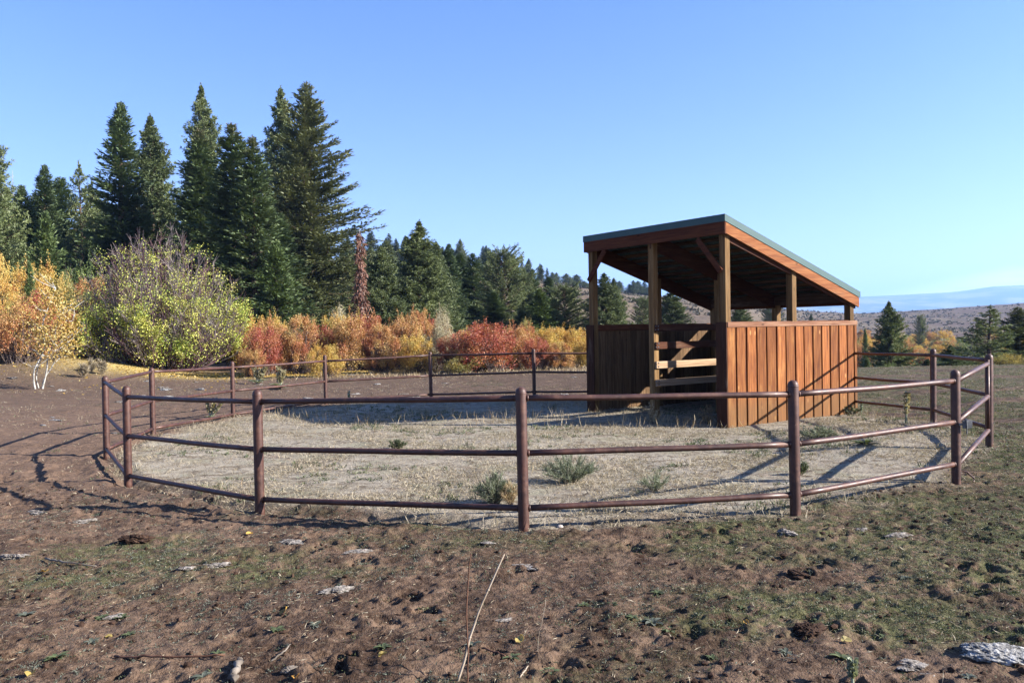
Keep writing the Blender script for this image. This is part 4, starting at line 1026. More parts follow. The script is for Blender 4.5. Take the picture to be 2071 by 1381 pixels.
# ------------------------------------------------------------------ the great yellow and purple bush
def great_bush():
    rs = np.random.RandomState(12)
    px, D = 320, 37.5
    x, y, zt_ = at_dist(px, 482, D); zg = float(gbase(np.array([x]), np.array([y]))[0]); H = zt_ - zg; Wd = 372/FPX*D/2
    root = empty('giant_bush', (x, y, zg - .05), 0, label='giant rounded bush, yellow green leaves below bare purple grey twigs', cat='bush')
    b = MB(); g = MB(); tips = []
    for i in range(430):
        # dome direction
        u = rs.rand(); az = rs.uniform(0, 2*PI); rr = math.sqrt(u)
        ex = rr*math.cos(az)*Wd*rs.uniform(.85, 1.0); ey = rr*math.sin(az)*Wd*.75
        lob = 1 + .16*fbm(np.array([az*1.6]), np.array([rr*2.2]), 2, 88)[0]; ez = H*(1 - rr**2.3*.72)*rs.uniform(.6, 1.04)*lob; ex *= lob
        ez = max(ez, .5)
        p0 = np.array([ex*.32 + rs.normal(0, .3), ey*.32 + rs.normal(0, .25), -.1]); p1 = np.array([ex, ey, ez])
        mid = p0*.45 + p1*.55 + np.array([ex*.1, ey*.1, -.05*H]) + rs.normal(0, .18, 3)
        t = np.linspace(0, 1, 10)[:, None]; pts = (1 - t)**2*p0 + 2*t*(1 - t)*mid + t*t*p1 + rs.normal(0, .035, (10, 3))*np.linspace(.2, 1, 10)[:, None]
        mb = g if rs.rand() < .5 else b
        mb.tube(pts, np.linspace(.03, .007, 10), 4, False)
        dr = unit(p1 - mid)
        for k in range(13):
            j = rs.randint(3, 10); q = pts[j]
            e = q + unit(dr*.8 + rs.normal(0, .42, 3) + np.array([0, 0, .55]))*rs.uniform(.35, 1.0)
            m2 = (q + e)/2 + rs.normal(0, .04, 3)
            mb.tube([q, m2, e], [.011, .009, .005], 3, False)
            for kk in range(2):
                e2 = m2 + unit(e - q + rs.normal(0, .5, 3)*np.linalg.norm(e - q))*rs.uniform(.2, .5)
                mb.tube([m2, e2], [.007, .004], 3, False)
                tips.append(e2)
            tips.append(e)
    b.build('stem', M['twig_purple'], root); g.build('stem', M['twig_grey'], root)
    tips = np.array(tips)
    # leaves hang in clumps on the lower and right-hand twigs
    rel = tips[:, 2]/H; rad = np.hypot(tips[:, 0]/Wd, tips[:, 1]/(Wd*.75))
    clump = fbm(tips[:, 0]/1.1 + tips[:, 1]/1.7, tips[:, 2]/.9 + tips[:, 1]/1.3, 3, 50)
    xr = tips[:, 0]/Wd
    pr = sst(.63 + .05*xr, .36 + .08*xr, rel + clump*.3)*sst(-.22, .22, clump)*(.35 + .65*sst(.3, .8, rad))
    pr = pr*(1 - .55*np.exp(-((xr + .55)/.3)**2)*sst(.4, .6, rel))
    pr = np.maximum(pr, .06*(rel < .93))
    keep = rs.rand(len(tips)) < pr*1.25
    tp = tips[keep]; m = 22
    P = (tp[:, None] + rs.normal(0, .14, (len(tp), m, 3))).reshape(-1, 3); n = len(P)
    V, F = cards(P, rs.normal(0, 1, (n, 3)), rs.normal(0, 1, (n, 3)), rs.uniform(.045, .09, n), rs.uniform(.04, .065, n))
    ob('foliage', mesh_np('bush_leaves', V, F, M['leaf_lime'], rnd=np.repeat(rs.rand(n), 4)), root)
great_bush()
def low_twigs():
    pass
# ------------------------------------------------------------------ white stemmed aspen
def aspen():
    rs = np.random.RandomState(2)
    x, y, zz = at_dist(80, 778, 27.5); zg = float(gbase(np.array([x]), np.array([y]))[0])
    root = empty('aspen_tree', (x, y, zg), 0, label='young white stemmed aspen with golden leaves standing in open dirt', cat='tree')
    s = 27.5/FPX*.95   # metres per pixel there
    b = MB(); P = []
    stems = [[(-4, 0), (-8, 14), (-1, 40), (12, 84), (20, 125), (30, 165), (40, 212)],
             [(6, 0), (14, 26), (20, 46), (17, 72), (24, 100), (34, 130), (44, 170)],
             [(2, 0), (8, 20), (24, 48), (36, 74), (42, 88), (52, 125), (60, 160)],
             [(-5, 2), (-12, 22), (-6, 48), (4, 80), (6, 120), (4, 160)]]
    for k, st in enumerate(stems):
        pts = np.array([(a*s, rs.normal(0, .08)*i*.5 + (k - 1.5)*.08, h*s) for i, (a, h) in enumerate(st)]); pts[0, 2] = -.1
        t = np.linspace(0, len(pts) - 1, 24); pp = np.stack([np.interp(t, range(len(pts)), pts[:, i]) for i in range(3)], 1)
        pp[1:-1] = (pp[:-2] + pp[1:-1]*2 + pp[2:])/4
        b.tube(pp, np.linspace((.034, .03, .02, .022)[k], .008, 24), 8)
        for m in range(13):
            j = rs.randint(8, 24); q = pp[j]; a = rs.uniform(0, 2*PI); ln = rs.uniform(.4, 1.0)
            e = q + np.array([math.cos(a)*ln*.75, math.sin(a)*ln*.75, ln*rs.uniform(.15, .8)])
            if e[0] < -55*s: e[0] = -50*s
            b.tube([q, (q + e)/2 + np.array([0, 0, -.05]), e], [.014, .01, .005], 5, False)
            for c in range(16):
                P.append(q + (e - q)*rs.uniform(.25, 1.1) + rs.normal(0, .12, 3))
    # low side branches to the right and left
    for (a0, h0), (a1, h1) in (((12, 82), (88, 92)), ((17, 72), (70, 70)), ((12, 70), (-45, 118)), ((14, 100), (84, 120)), ((10, 84), (78, 66))):
        q = np.array([a0*s, 0, h0*s]); e = np.array([a1*s, rs.normal(0, .2), h1*s])
        mm = (q + e)/2 + np.array([0, 0, -.12]); b.tube([q, mm, e], [.014, .011, .005], 5, False)
        for c in range(60): P.append(q + (e - q)*rs.uniform(.55, 1.08) + rs.normal(0, .09, 3))
    b.build('trunk', M['aspen_bark'], root, smooth=True)
    # clumped crown
    for k in range(62):
        hh = rs.uniform(80, 208); w = 31*math.sin(PI*min(1, max(.12, (hh - 70)/175)))**.6 + 8; c = np.array([(32 + rs.uniform(-w, w))*s, rs.normal(0, .45), hh*s])
        for m in range(36): P.append(c + rs.normal(0, .15, 3))
    P = np.array(P); n = len(P)
    V, F = cards(P, rs.normal(0, 1, (n, 3)), rs.normal(0, 1, (n, 3)), rs.uniform(.05, .09, n), rs.uniform(.05, .075, n))
    ob('crown', mesh_np('aspen_leaves', V, F, M['leaf_yellow'], rnd=np.repeat(rs.rand(n), 4)), root)
aspen()
# ------------------------------------------------------------------ ground cover
def poly_ids(x, y): return inside(x, y) > .5
def ground_blades(name, label, cat, n, xr, yr, prob, Lr, Wr, up, mat, seed, tuft=1, spread=.02, sink=.004, bend=.1, ypow=1.0, flat=0.):
    rs = np.random.RandomState(seed)
    y = yr[0] + (yr[1] - yr[0])*rs.rand(n)**ypow; x = rs.uniform(xr[0], xr[1], n)*(y + 1.2 if abs(xr[1]) < 1.2 else 1)
    k = rs.rand(n) < prob(x, y); x, y = x[k], y[k]
    n = len(x); sz = rs.uniform(.6, 1.3, n)
    if tuft > 1:
        x = np.repeat(x, tuft) + rs.normal(0, spread, n*tuft); y = np.repeat(y, tuft) + rs.normal(0, spread, n*tuft); sz = np.repeat(sz, tuft)
        base = np.repeat(rs.rand(n), tuft)*.6; n = len(x); r = base + rs.rand(n)*.4
    else: r = rs.rand(n)
    z = gz(x, y) - sink
    D = np.stack([rs.normal(0, 1, n), rs.normal(0, 1, n), np.abs(rs.normal(up, .25, n)) + flat], 1)
    V, F = cards(np.stack([x, y, z], 1), D, rs.normal(0, 1, (n, 3)), rs.uniform(*Lr, n)*sz, rs.uniform(*Wr, n), back=bend)
    o = ob(name, mesh_np(name, V, F, mat, rnd=np.repeat(r, 4))); tag(o, label, cat, kind='stuff'); return o
_in = lambda x, y: inside(x, y)
ground_blades('dry_grass', 'matted pale dry grass covering the floor of the corral', 'dry grass', 210000, (-6.6, 7.2), (6.3, 19.6),
              lambda x, y: _in(x, y)*(.1 + .9*sst(-.2, .2, fbm(x/.9, y/.7, 4, 70))), (.03, .12), (.003, .008), .55, M['straw'], 1, bend=.25, ypow=1.15)
def tallp(x, y):
    d = np.exp(-((y - 15.1 + .12*x)/.55)**2)*sst(-4.6, -3.6, x)*(1 - sst(3.2, 3.8, x)) + .55*np.exp(-((y - 13.9)/.5)**2)*sst(.0, 1, x)*(1 - sst(3.1, 3.5, x)) + .3*np.exp(-((y - 16.8)/.8)**2)*(x < 2)
    return np.clip(d + .012, 0, 1)*(.4 + .6*sst(-.1, .3, fbm(x/.5, y/.5, 3, 72)))*_in(x, y)
ground_blades('tall_dry_grass', 'taller brown dry grass stalks along the edge of the shelter shadow', 'dry grass', 16000, (-6, 6.8), (7, 19), tallp, (.12, .3), (.005, .011), 2.6, M['tallstraw'], 2, bend=.12)
ground_blades('edge_grass', 'thin dry grass along the foot of the corral rails and shelter wall', 'dry grass', 9000, (-6.5, 7), (6, 16.5),
              lambda x, y: np.clip(_in(x, y)*(1 - _in(x, y))*4, 0, 1), (.05, .16), (.003, .007), 1.8, M['straw'], 3, tuft=3)
ground_blades('pen_weeds', 'small green weeds showing through the dry grass of the corral', 'weeds', 5600, (-6.4, 7), (6.6, 18), lambda x, y: _in(x, y)*sst(.1, .5, fbm(x/1.1, y/1.1, 3, 74) + .2*sst(0, 6, x)), (.03, .07), (.006, .013), 1.2, M['weed'], 4, tuft=12, spread=.03)
def wp(x, y): return (1 - _in(x, y))*np.clip(green_mask(x, y) + .05, 0, 1)*(.25 + .75*sst(-.25, .2, fbm(x/.28, y/.2, 3, 90)))
ground_blades('green_weeds', 'low green weeds and short grass on the trampled soil', 'weeds', 38000, (-.78, .78), (3.3, 9.5), wp, (.008, .024), (.002, .006), .9, M['weed'], 5, tuft=13, spread=.022, ypow=1.2)
ground_blades('grey_weeds', 'grey green rosettes of weeds scattered over the foreground soil', 'weeds', 15000, (-.78, .78), (3.2, 8.5), lambda x, y: (1 - _in(x, y))*(.1 + .8*sst(-.05, .3, fbm(x/.8, y/.8, 3, 76))), (.008, .024), (.003, .007), .6, M['greyweed'], 6, tuft=14, spread=.012)
ground_blades('pasture_weeds', 'thin green and brown growth over the pasture around the corral', 'weeds', 30000, (-.8, .85), (9, 34), wp, (.02, .06), (.006, .014), .9, M['weed'], 7, tuft=7, spread=.05)
ground_blades('pasture_straw', 'sparse dry grass over the back pasture', 'dry grass', 22000, (-.8, .85), (8, 40), lambda x, y: (1 - _in(x, y))*(.12 + .8*sst(-.05, .35, fbm(x/2.5, y/2.5, 3, 78)) + .8*sst(27, 33, y)), (.02, .07), (.004, .009), .9, M['straw'], 8, tuft=5, spread=.04)
ground_blades('soil_litter', 'bits of straw and twig lying on the foreground soil', 'litter', 26000, (-.78, .78), (3.2, 8.5), lambda x, y: (1 - _in(x, y))*(.35 + .5*sst(-.2, .3, fbm(x/.5, y/.5, 3, 79))), (.012, .06), (.0015, .0045), .08, M['straw'], 9, sink=-.003, bend=.1)
ground_blades('scrub_edge_grass', 'brown dry grass at the foot of the autumn thicket', 'dry grass', 26000, (-.75, .35), (29, 37), lambda x, y: (.15 + .6*sst(-.1, .3, fbm(x/1.5, y/1.5, 3, 80)))*(.12 + .88*sst(-8, -3, x)), (.06, .24), (.01, .022), 1.6, M['tallstraw'], 10, bend=.1)
def leaf_litter():
    rs = np.random.RandomState(30); n = 7000
    x = rs.normal(-10.8, 4.2, n); y = 34 + (x + 12)*.1 + rs.normal(0, 1.4, n)
    x2 = rs.uniform(-.75, -.3, 260)*30; y2 = rs.uniform(24, 34, 260); x = np.r_[x, x2]; y = np.r_[y, y2]
    n = len(x); P = np.stack([x, y, gz(x, y) + .012], 1)
    V, F = cards(P, rs.normal(0, 1, (n, 3))*np.array([1, 1, .25]), rs.normal(0, .35, (n, 3)) + np.array([0, 0, 1.]), rs.uniform(.06, .11, n), rs.uniform(.05, .08, n))
    o = ob('fallen_leaves', mesh_np('fallen_leaves', V, F, M['leaf_yellow'], rnd=np.repeat(rs.rand(n), 4)))
    tag(o, 'carpet of yellow fallen leaves on the ground under the great bush', 'leaf litter', kind='stuff')
leaf_litter()
# lumps
import bmesh
_ico = {}
def ico(s):
    if s not in _ico:
        bm = bmesh.new(); bmesh.ops.create_icosphere(bm, subdivisions=s, radius=1)
        _ico[s] = (np.array([v.co[:] for v in bm.verts]), np.array([[v.index for v in f.verts] for f in bm.faces])); bm.free()
    return _ico[s]
def clods():
    rs = np.random.RandomState(31); v0, f0 = ico(1); n = 11000
    y = 3.2 + 6.5*rs.rand(n)**1.25; x = rs.uniform(-.76, .76, n)*(y + 1)
    k = (inside(x, y) < .4) & (rs.rand(n) < .25 + .75*sst(-.1, .3, fbm(x/.9, y/.9, 3, 82))); x, y = x[k], y[k]; n = len(x)
    z = gz(x, y); s = .003 + .018*rs.rand(n)**3.2
    V = v0[None]*(s[:, None, None]*rs.uniform(.7, 1.3, (n, 1, 3))*rs.uniform(.75, 1.25, (n, len(v0), 1)))*np.array([1, 1, .75]) + np.stack([x, y, z + s*.25], 1)[:, None]
    F = (f0[None] + np.arange(n)[:, None, None]*len(v0)).reshape(-1, 3)
    o = ob('soil_clods', mesh_np('soil_clods', V.reshape(-1, 3), F, M['clod'])); tag(o, 'crumbs and clods of loose dark soil in the foreground', 'soil', kind='stuff')
clods()
def gpt(px, py, it=6):
    r = ray(px, py); r = r/r[1]
    yy = np.geomspace(2.5, 60, 700); k = int(np.argmax(CAMZ + r[2]*yy <= gz(r[0]*yy, yy)))
    yy = np.linspace(yy[max(0, k - 1)], yy[k], 24); k = int(np.argmax(CAMZ + r[2]*yy <= gz(r[0]*yy, yy)))
    y = float(yy[k]); x = r[0]*y
    return x, y, gz1(x, y)
def lump(name, px, py, wpx, hr, mat, seed, label, cat, asp=.6, group=None, rough=.35, flat=.0, rz=None):
    x, y, z = gpt(px, py); w = wpx/FPX*y/2*.88; rs = np.random.RandomState(seed)
    v, f = ico(5 if wpx > 50 else 4); o1, o2 = rs.uniform(0, 50, 2)
    n1 = fbm(v[:, 0]*1.3 + o1, v[:, 1]*1.3 + v[:, 2]*.9 + o2, 3, 1); n2 = fbm(v[:, 0]*4 + o2, v[:, 1]*4 + v[:, 2]*3 + o1, 4, 2)
    n3 = 1 - np.abs(fbm(v[:, 0]*7 + v[:, 2]*5 + o1, v[:, 1]*7 + o2, 3, 3))*2
    n4 = fbm(v[:, 0]*13 + o2, v[:, 1]*13 + v[:, 2]*9 + o1, 3, 4)
    rr = 1 + n1*rough*1.3 + n2*rough*.6 + (n3 - .7)*rough*.5 + n4*rough*.16
    V = v*rr[:, None]*np.array([w, w*asp, w*hr]); V[:, 2] = np.maximum(V[:, 2], -w*hr*.35)
    me = mesh_np(name, V, f, mat)
    o = ob(name, me, loc=(x, y, z + w*hr*.15), rot=(0, 0, rs.uniform(-.5, .5) if rz is None else rz)); tag(o, label, cat, group); return o
lump('pale_rock', 2024, 1326, 165, .24, M['rock'], 4, 'large pale grey crusted rock in the bottom right corner', 'rock', .55, rough=.26, rz=-.15)
lump('dung_pat', 1845, 1345, 75, .16, M['dung'], 6, 'broken grey dung pat left of the pale rock, bottom right', 'dung', .7, rough=.55)
lump('dung_pat', 1875, 1368, 36, .3, M['dung'], 7, 'small grey dung lump just below the broken pat', 'dung', .7)
lump('dung_pat', 685, 1196, 82, .2, M['dung'], 8, 'grey crusted dung pat near the foreground centre left', 'dung', .5, rough=.45)
lump('dung_pat', 33, 1128, 56, .3, M['dung'], 9, 'pale cracked dung pat at the left edge of the foreground', 'dung', .6, rough=.5)
lump('dung_pat', 440, 1144, 60, .2, M['dung'], 10, 'split dung pat with dark hollow below it, left foreground', 'dung', .55, rough=.55)
lump('dung_pat', 374, 1150, 34, .3, M['dung'], 11, 'small dark dung lump left of the split pat', 'dung', .7, rough=.5)
lump('dung_pat', 592, 1097, 66, .16, M['dung'], 12, 'flat pale dung pat below the second front corral post', 'dung', .6, rough=.4)
lump('dung_pat', 722, 1116, 62, .12, M['dung'], 13, 'thin flat dung pat between the two front posts', 'dung', .5, rough=.4)
lump('dung_pat', 160, 1057, 54, .2, M['dung'], 14, 'pale dung flakes at the left, below the corral corner', 'dung', .45, rough=.6)
lump('dung_pat', 75, 1038, 64, .14, M['dung'], 15, 'long pale dung flakes at the far left', 'dung', .4, rough=.6)
lump('dung_pat', 228, 1246, 60, .1, M['dung'], 16, 'flat brownish grey pat among green weeds, left foreground', 'dung', .6, rough=.4)
lump('dung_pat', 1062, 1146, 66, .12, M['dung'], 17, 'grey weathered pat behind the pale leaning stalk', 'dung', .6, rough=.5)
lump('dung_pat', 1815, 1082, 60, .12, M['dung'], 18, 'pale flat pat in the weeds at the right', 'dung', .5, rough=.5)
lump('dung_pat', 1590, 1079, 44, .35, M['dung'], 19, 'rough grey clump under the third front post', 'dung', .7, rough=.5)
lump('dung_pat', 1743, 1071, 30, .3, M['dung'], 20, 'small grey lump left of the pale flat pat at right', 'dung', .7, rough=.5)
lump('dung_pat', 1020, 1253, 46, .12, M['dung'], 21, 'thin grey flake in the middle of the foreground', 'dung', .5, rough=.5)
lump('dung_pat', 985, 1098, 36, .14, M['dung'], 22, 'small flat flake below the centre post', 'dung', .5)
lump('soil_mound', 1640, 1277, 84, .38, M['clod'], 24, 'large dark clod of turned soil, right foreground', 'soil clod', .7, rough=.32)
lump('dung_pat', 586, 1357, 42, .5, M['stick'], 26, 'rounded flat brown lump at the bottom, left of centre', 'dung', .5, rough=.25)
lump('soil_mound', 1612, 1164, 50, .4, M['clod'], 28, 'broken clod beside a hollow, right foreground', 'soil clod', .7, rough=.3)
lump('soil_mound', 275, 1092, 70, .3, M['clod'], 30, 'low molehill of dark soil at the left', 'soil clod', .7, rough=.4)
lump('paper_scrap', 1133, 1066, 15, .7, simple('pale_chip', (.5, .42, .36), (.6, .52, .45), 8), 33, 'small pale square chip right of the centre post', 'chip', .5, rough=.1)
rs = np.random.RandomState(41)
for i in range(34):      # pale flakes on the back pasture
    px = rs.uniform(5, 1180); py = rs.uniform(758, 812) if px > 330 else rs.uniform(765, 900)
    lump('dry_flake', px, py, rs.uniform(9, 30), rs.uniform(.12, .3), M['rock'] if rs.rand() < .4 else M['dung'], 100 + i, 'pale dried flake lying on the brown pasture behind or left of the corral', 'dung', .4, 'pale flakes on the pasture', .5)
def leafobj(px, py, wpx, mat, label, seed, group=None):
    x, y, z = gpt(px, py); w = wpx/FPX*y/2*1.35; rs = np.random.RandomState(seed)
    n = 14; ang = np.linspace(0, 2*PI, n, endpoint=False); V = [(0, 0, .0)]
    for a in ang:
        r = w*(.5 + .5*abs(math.cos(a/2))**1.5)*(1 - .35*math.sin(a)**2)*rs.uniform(.88, 1.08); V.append((r*math.cos(a), r*math.sin(a), .42*w*abs(math.sin(a))**1.3 + .2*w*math.cos(a*2 + 1)*rs.uniform(.5, 1.2)))
    V = np.array(V); F = np.array([(0, 1 + k, 1 + (k + 1) % n) for k in range(n)]); V2 = V - np.array([0, 0, .0015])
    F2 = F[:, ::-1] + n + 1; me = mesh_np('fallen_leaf', np.vstack([V, V2]), np.vstack([F, F2]), mat, rnd=np.full(2*n + 2, rs.rand()))
    o = ob('fallen_leaf', me, loc=(x, y, z + .012), rot=(rs.uniform(-.2, .6), rs.uniform(-.5, .5), rs.uniform(0, 6))); tag(o, label, 'leaf', group)
for k, (px, py, w, l) in enumerate(((577, 1238, 22, 'yellow fallen leaf right of the weeds, centre left foreground'), (91, 1159, 18, 'orange fallen leaf near the left edge'), (64, 1365, 24, 'curled yellow leaf in the bottom left corner'),
        (222, 1292, 15, 'pale yellow leaf above the long brown stick'), (772, 1329, 22, 'yellow leaf left of the two stalks at the bottom'), (1052, 1296, 24, 'golden leaf right of the pale stalk'),
        (1708, 1298, 20, 'tan leaf beside the large dark clod'), (1510, 1264, 15, 'white dry leaf, right foreground'), (597, 1374, 20, 'orange leaf at the bottom edge under the rounded clod'), (507, 1082, 14, 'rusty leaf at the foot of the second front post'))):
    leafobj(px, py, w, M['leaf_yellow'] if k not in (1, 8, 9) else M['leaf_gold'], l, 50 + k)
def stick(pts, r0, r1, mat, label, name='dry_stick', cat='stick', seed=1):
    """pts: (px, py, height above ground)"""
    rs = np.random.RandomState(seed); P = []
    for px, py, h in pts:
        x, y, z = gpt(px, py); P.append((x, y, z + h))
    P = np.array(P); t = np.linspace(0, len(P) - 1, 14); pp = np.stack([np.interp(t, range(len(P)), P[:, i]) for i in range(3)], 1)
    pp[1:-1] += rs.normal(0, r0*.35, (12, 3)); c = pp[0].copy(); b = MB(); b.tube(pp - c, np.linspace(r0, r1, 14)*rs.uniform(.93, 1.07, 14), 8)
    o = b.build(name, mat, loc=c, smooth=True); tag(o, label, cat)
stick([(92, 1134, .02), (130, 1141, .02), (195, 1147, .01)], .008, .004, M['stick'], 'pale grey stick near the left edge of the foreground', seed=1)
stick([(232, 1331, .012), (330, 1333, .014), (455, 1329, .012)], .007, .005, M['stalkbrown'], 'long thin brown stick lying across the bottom left', seed=2)
stick([(470, 1381, .015), (478, 1358, .02), (486, 1337, .015)],   .019, .014, M['stick'], 'thick short broken root at the bottom, left of centre', seed=3)
stick([(548, 1340, .01), (575, 1322, .015), (588, 1306, .01)], .005, .003, M['stick'], 'forked pale twig right of the broken root', seed=4)
stick([(975, 1314, .01), (1010, 1326, .015), (1022, 1330, .01)], .005, .004, M['stalkbrown'], 'short brown twig right of the two stalks', seed=5)
stick([(1052, 1373, .01), (1068, 1352, .015)], .004, .003, M['stalk'], 'short white straw piece at the bottom centre', seed=6)
stick([(128, 1177, .01), (108, 1171, .01)], .003, .002, M['stick'], 'tiny twig left of the flat brownish pat', seed=7)
# the two tall stalks in the foreground
x, y, z = gpt(936, 1378); root_y = y
def stalk(px0, py0, px1, py1, dy, r0, r1, mat, label, seed):
    x0, y0, z0 = gpt(px0, py0); x1, y1, z1 = at_dist(px1, py1, y0 + dy); rs = np.random.RandomState(seed)
    t = np.linspace(0, 1, 12)[:, None]; P = np.array([x0, y0, z0 - .04])*(1 - t) + np.array([x1, y1, z1])*t
    P[:, 0] += .012*np.sin(t[:, 0]*5 + seed); P[1:-1] += rs.normal(0, .0015, (10, 3)); c = P[0].copy()
    b = MB(); b.tube(P - c, np.linspace(r0, r1, 12), 8)
    for k in (4, 8):
        b.tube([P[k] - c - (0, 0, .004), P[k] - c, P[k] - c + (0, 0, .004)], [r0*.8, r0*1.15, r0*.8], 8, False)
    o = b.build('dry_stalk', mat, loc=c, smooth=True); tag(o, label, 'stalk')
stalk(938, 1381, 954, 1120, .0, .0042, .003, M['stalkbrown'], 'upright brown dry stalk in the centre foreground', 1)
stalk(917, 1372, 1017, 1120, .12, .0065, .0035, M['stalk'], 'pale bleached stalk leaning right beside the brown one', 2)
stalk(1090, 1322, 1099, 1213, .05, .0016, .0012, M['stalk'], 'hair thin pale straw right of the two stalks', 3)
# bushes and weeds inside the pen
def tuft(name, px, py, wpx, hpx, n, mat, label, seed, L=(.05, .12), W=(.004, .009), cat='weed', stems=True, D=None):
    x, y, z = gpt(px, py) if D is None else (*at_dist(px, py, D)[:2], 0)
    if D is not None: z = gz1(x, y)
    rs = np.random.RandomState(seed); w = wpx/FPX*y/2; h = hpx/FPX*y
    root = empty(name, (x, y, z), 0, label=label, cat=cat)
    b = MB(); P = []; Dv = []
    for i in range(max(14, n//60)):
        az = rs.uniform(0, 2*PI); r = math.sqrt(rs.rand())
        e = np.array([math.cos(az)*r*w, math.sin(az)*r*w, h*(1 - .55*r*r)*rs.uniform(.6, 1.05)]); p0 = e*np.array([.2, .2, 0])
        m = (p0 + e)/2 + np.array([0, 0, .1*h]); pts = np.array([p0, m, e]); b.tube(pts, [.0035, .0025, .001], 3, False)
        for k in range(60):
            q = rs.rand()**.7; c = (1 - q)**2*p0 + 2*q*(1 - q)*m + q*q*e; P.append(c); Dv.append(unit(e - p0)*.9 + rs.normal(0, .55, 3) + np.array([0, 0, .35]))
    b.build('stem', M['twig_dark'] if stems else mat, root)
    P = np.array(P); n = len(P); V, F = cards(P, np.array(Dv), rs.normal(0, 1, (n, 3)), rs.uniform(*L, n), rs.uniform(*W, n), back=.15)
    ob('foliage', mesh_np(name + '_f', V, F, mat, rnd=np.repeat(rs.rand(n), 4)), root); return root
tuft('sage_bush', 1152, 975, 120, 58, 3800, M['sagegreen'], 'grey green bushy weed inside the corral right of the centre post', 1, (.03, .08), (.003, .006))
tuft('sage_bush', 1000, 1020, 78, 66, 2600, M['sagegreen'], 'grey green bushy weed inside the corral left of the centre post', 2, (.03, .08), (.003, .006))
tuft('rust_weed', 1034, 1022, 40, 50, 1200, M['tallstraw'], 'rust tinted dry weed against the centre post', 3, (.03, .08), (.002, .005))
tuft('sage_bush', 1325, 992, 70, 36, 1300, M['sagegreen'], 'small sparse grey weed in the corral between centre and third post', 4, (.03, .07), (.002, .005))
tuft('sage_bush', 1655, 887, 95, 26, 3600, M['sagegreen'], 'low silvery mat of weed in front of the board wall', 5, (.02, .05), (.004, .008))
tuft('sage_bush', 1620, 960, 30, 26, 600, M['weed'], 'small green sprig behind the third front post', 6, (.03, .07), (.004, .008))
tuft('sage_bush', 804, 908, 42, 20, 700, M['weed'], 'small green tuft in the dry grass, left centre of the corral', 7, (.03, .06), (.005, .01))
tuft('bunch_grass', 168, 763, 24, 34, 600, M['straw'], 'pale dry bunch grass left of the corral corner, in front of the great bush', 8, (.12, .3), (.008, .016), 'grass', False)
tuft('bunch_grass', 206, 757, 22, 28, 500, M['straw'], 'second pale bunch grass touching the top of the left corner post', 9, (.12, .3), (.008, .016), 'grass', False)
tuft('bunch_grass', 185, 752, 14, 24, 300, M['straw'], 'small pale bunch grass between the two larger ones', 10, (.12, .3), (.008, .016), 'grass', False)
tuft('sage_bush', 1722, 838, 40, 20, 500, M['weed'], 'green weed at the far foot of the board wall', 11, (.03, .07), (.005, .01))
tuft('brown_weed', 1320, 858, 50, 46, 700, M['tallstraw'], 'brown seeding weed in front of the shelter opening', 12, (.02, .06), (.004, .008))
tuft('brown_weed', 1432, 858, 44, 44, 700, M['tallstraw'], 'reddish dry weed beside the corner board of the shelter', 13, (.02, .06), (.004, .008))
def rosette(px, py, wpx, n, mat, label, seed, up=.5, name='broadleaf_weed', stalks=(), cat='weed', lw=.2):
    x, y, z = gpt(px, py); rs = np.random.RandomState(seed); R = wpx/FPX*y/2
    root = empty(name, (x, y, z), 0, label=label, cat=cat); V = []; F = []; c = 0
    for i in range(n):
        az = rs.uniform(0, 2*PI); ln = R*rs.uniform(.6, 1.1); el = rs.uniform(.15, 1.2)*up + .1; m = 8
        for k in range(m + 1):
            q = k/m; rr = ln*q*math.cos(el*(1 - q*.8)); zz = ln*(math.sin(el)*q - .75*q*q*math.sin(el)*.8); wd = ln*lw*math.sin(PI*min(1, q*.92 + .06))**.8
            px_, py_ = math.cos(az), math.sin(az)
            for s in (-1, 0, 1): V.append((px_*rr - py_*wd*s, py_*rr + px_*wd*s, zz + abs(s)*wd*.35))
        for k in range(m):
            for s in (0, 1):
                a = c + k*3 + s; F.append((a, a + 1, a + 4, a + 3))
        c += (m + 1)*3
    ob('foliage', mesh_np('rosette', np.array(V), np.array(F), mat, rnd=np.repeat(rs.rand(n), 27), smooth=True), root)
    for (dx, hpx, th, lean) in stalks:
        h = hpx/FPX*y; b = MB(); d = dx/FPX*y; t = np.linspace(0, 1, 10); P = np.stack([d*t + lean*t*h*.3, 0*t, h*t], 1)
        b.tube(P, np.linspace(th, th*.5, 10), 7)
        pts = []; 
        for k in range(150):
            q = rs.uniform(.35, 1.0); a = rs.uniform(0, 6.28); pts.append((*(P[int(q*9)]), a))
        pts = np.array(pts); pp = pts[:, :3] + np.stack([np.cos(pts[:, 3]), np.sin(pts[:, 3]), 0*pts[:, 3]], 1)*th*.5; pp[:, 2] = h*rs.uniform(.3, 1.0, len(pp)); pp[:, 0] = (d + lean*h*.3)*pp[:, 2]/h + np.cos(pts[:, 3])*th*.6
        st = b.build('stalk', mat if False else M['mullein'], root, smooth=True)
        Vc, Fc = cards(pp, np.stack([np.cos(pts[:, 3]), np.sin(pts[:, 3]), .6 + 0*pts[:, 3]], 1), rs.normal(0, 1, (len(pp), 3)), th*3.2, th*2.2)
        ob('seed_head', mesh_np('seed_head', Vc, Fc, M['leaf_pale'] if th > .012 else M['mullein'], rnd=np.repeat(rs.rand(len(pp)), 4)), root)
    return root
rosette(1752, 900, 56, 22, M['weed'], 'dark green broad leaved weed inside the corral near the right posts', 1, 1.1)
rosette(1832, 856, 22, 12, M['mullein'], 'mullein with one tall yellow green seed stalk inside the corral at right', 2, .8, 'mullein', ((2, 62, .017, .1),))
rosette(1742, 838, 14, 8, M['mullein'], 'slender mullein stalk next to the shelter corner', 3, .8, 'mullein', ((2, 28, .01, .0),))
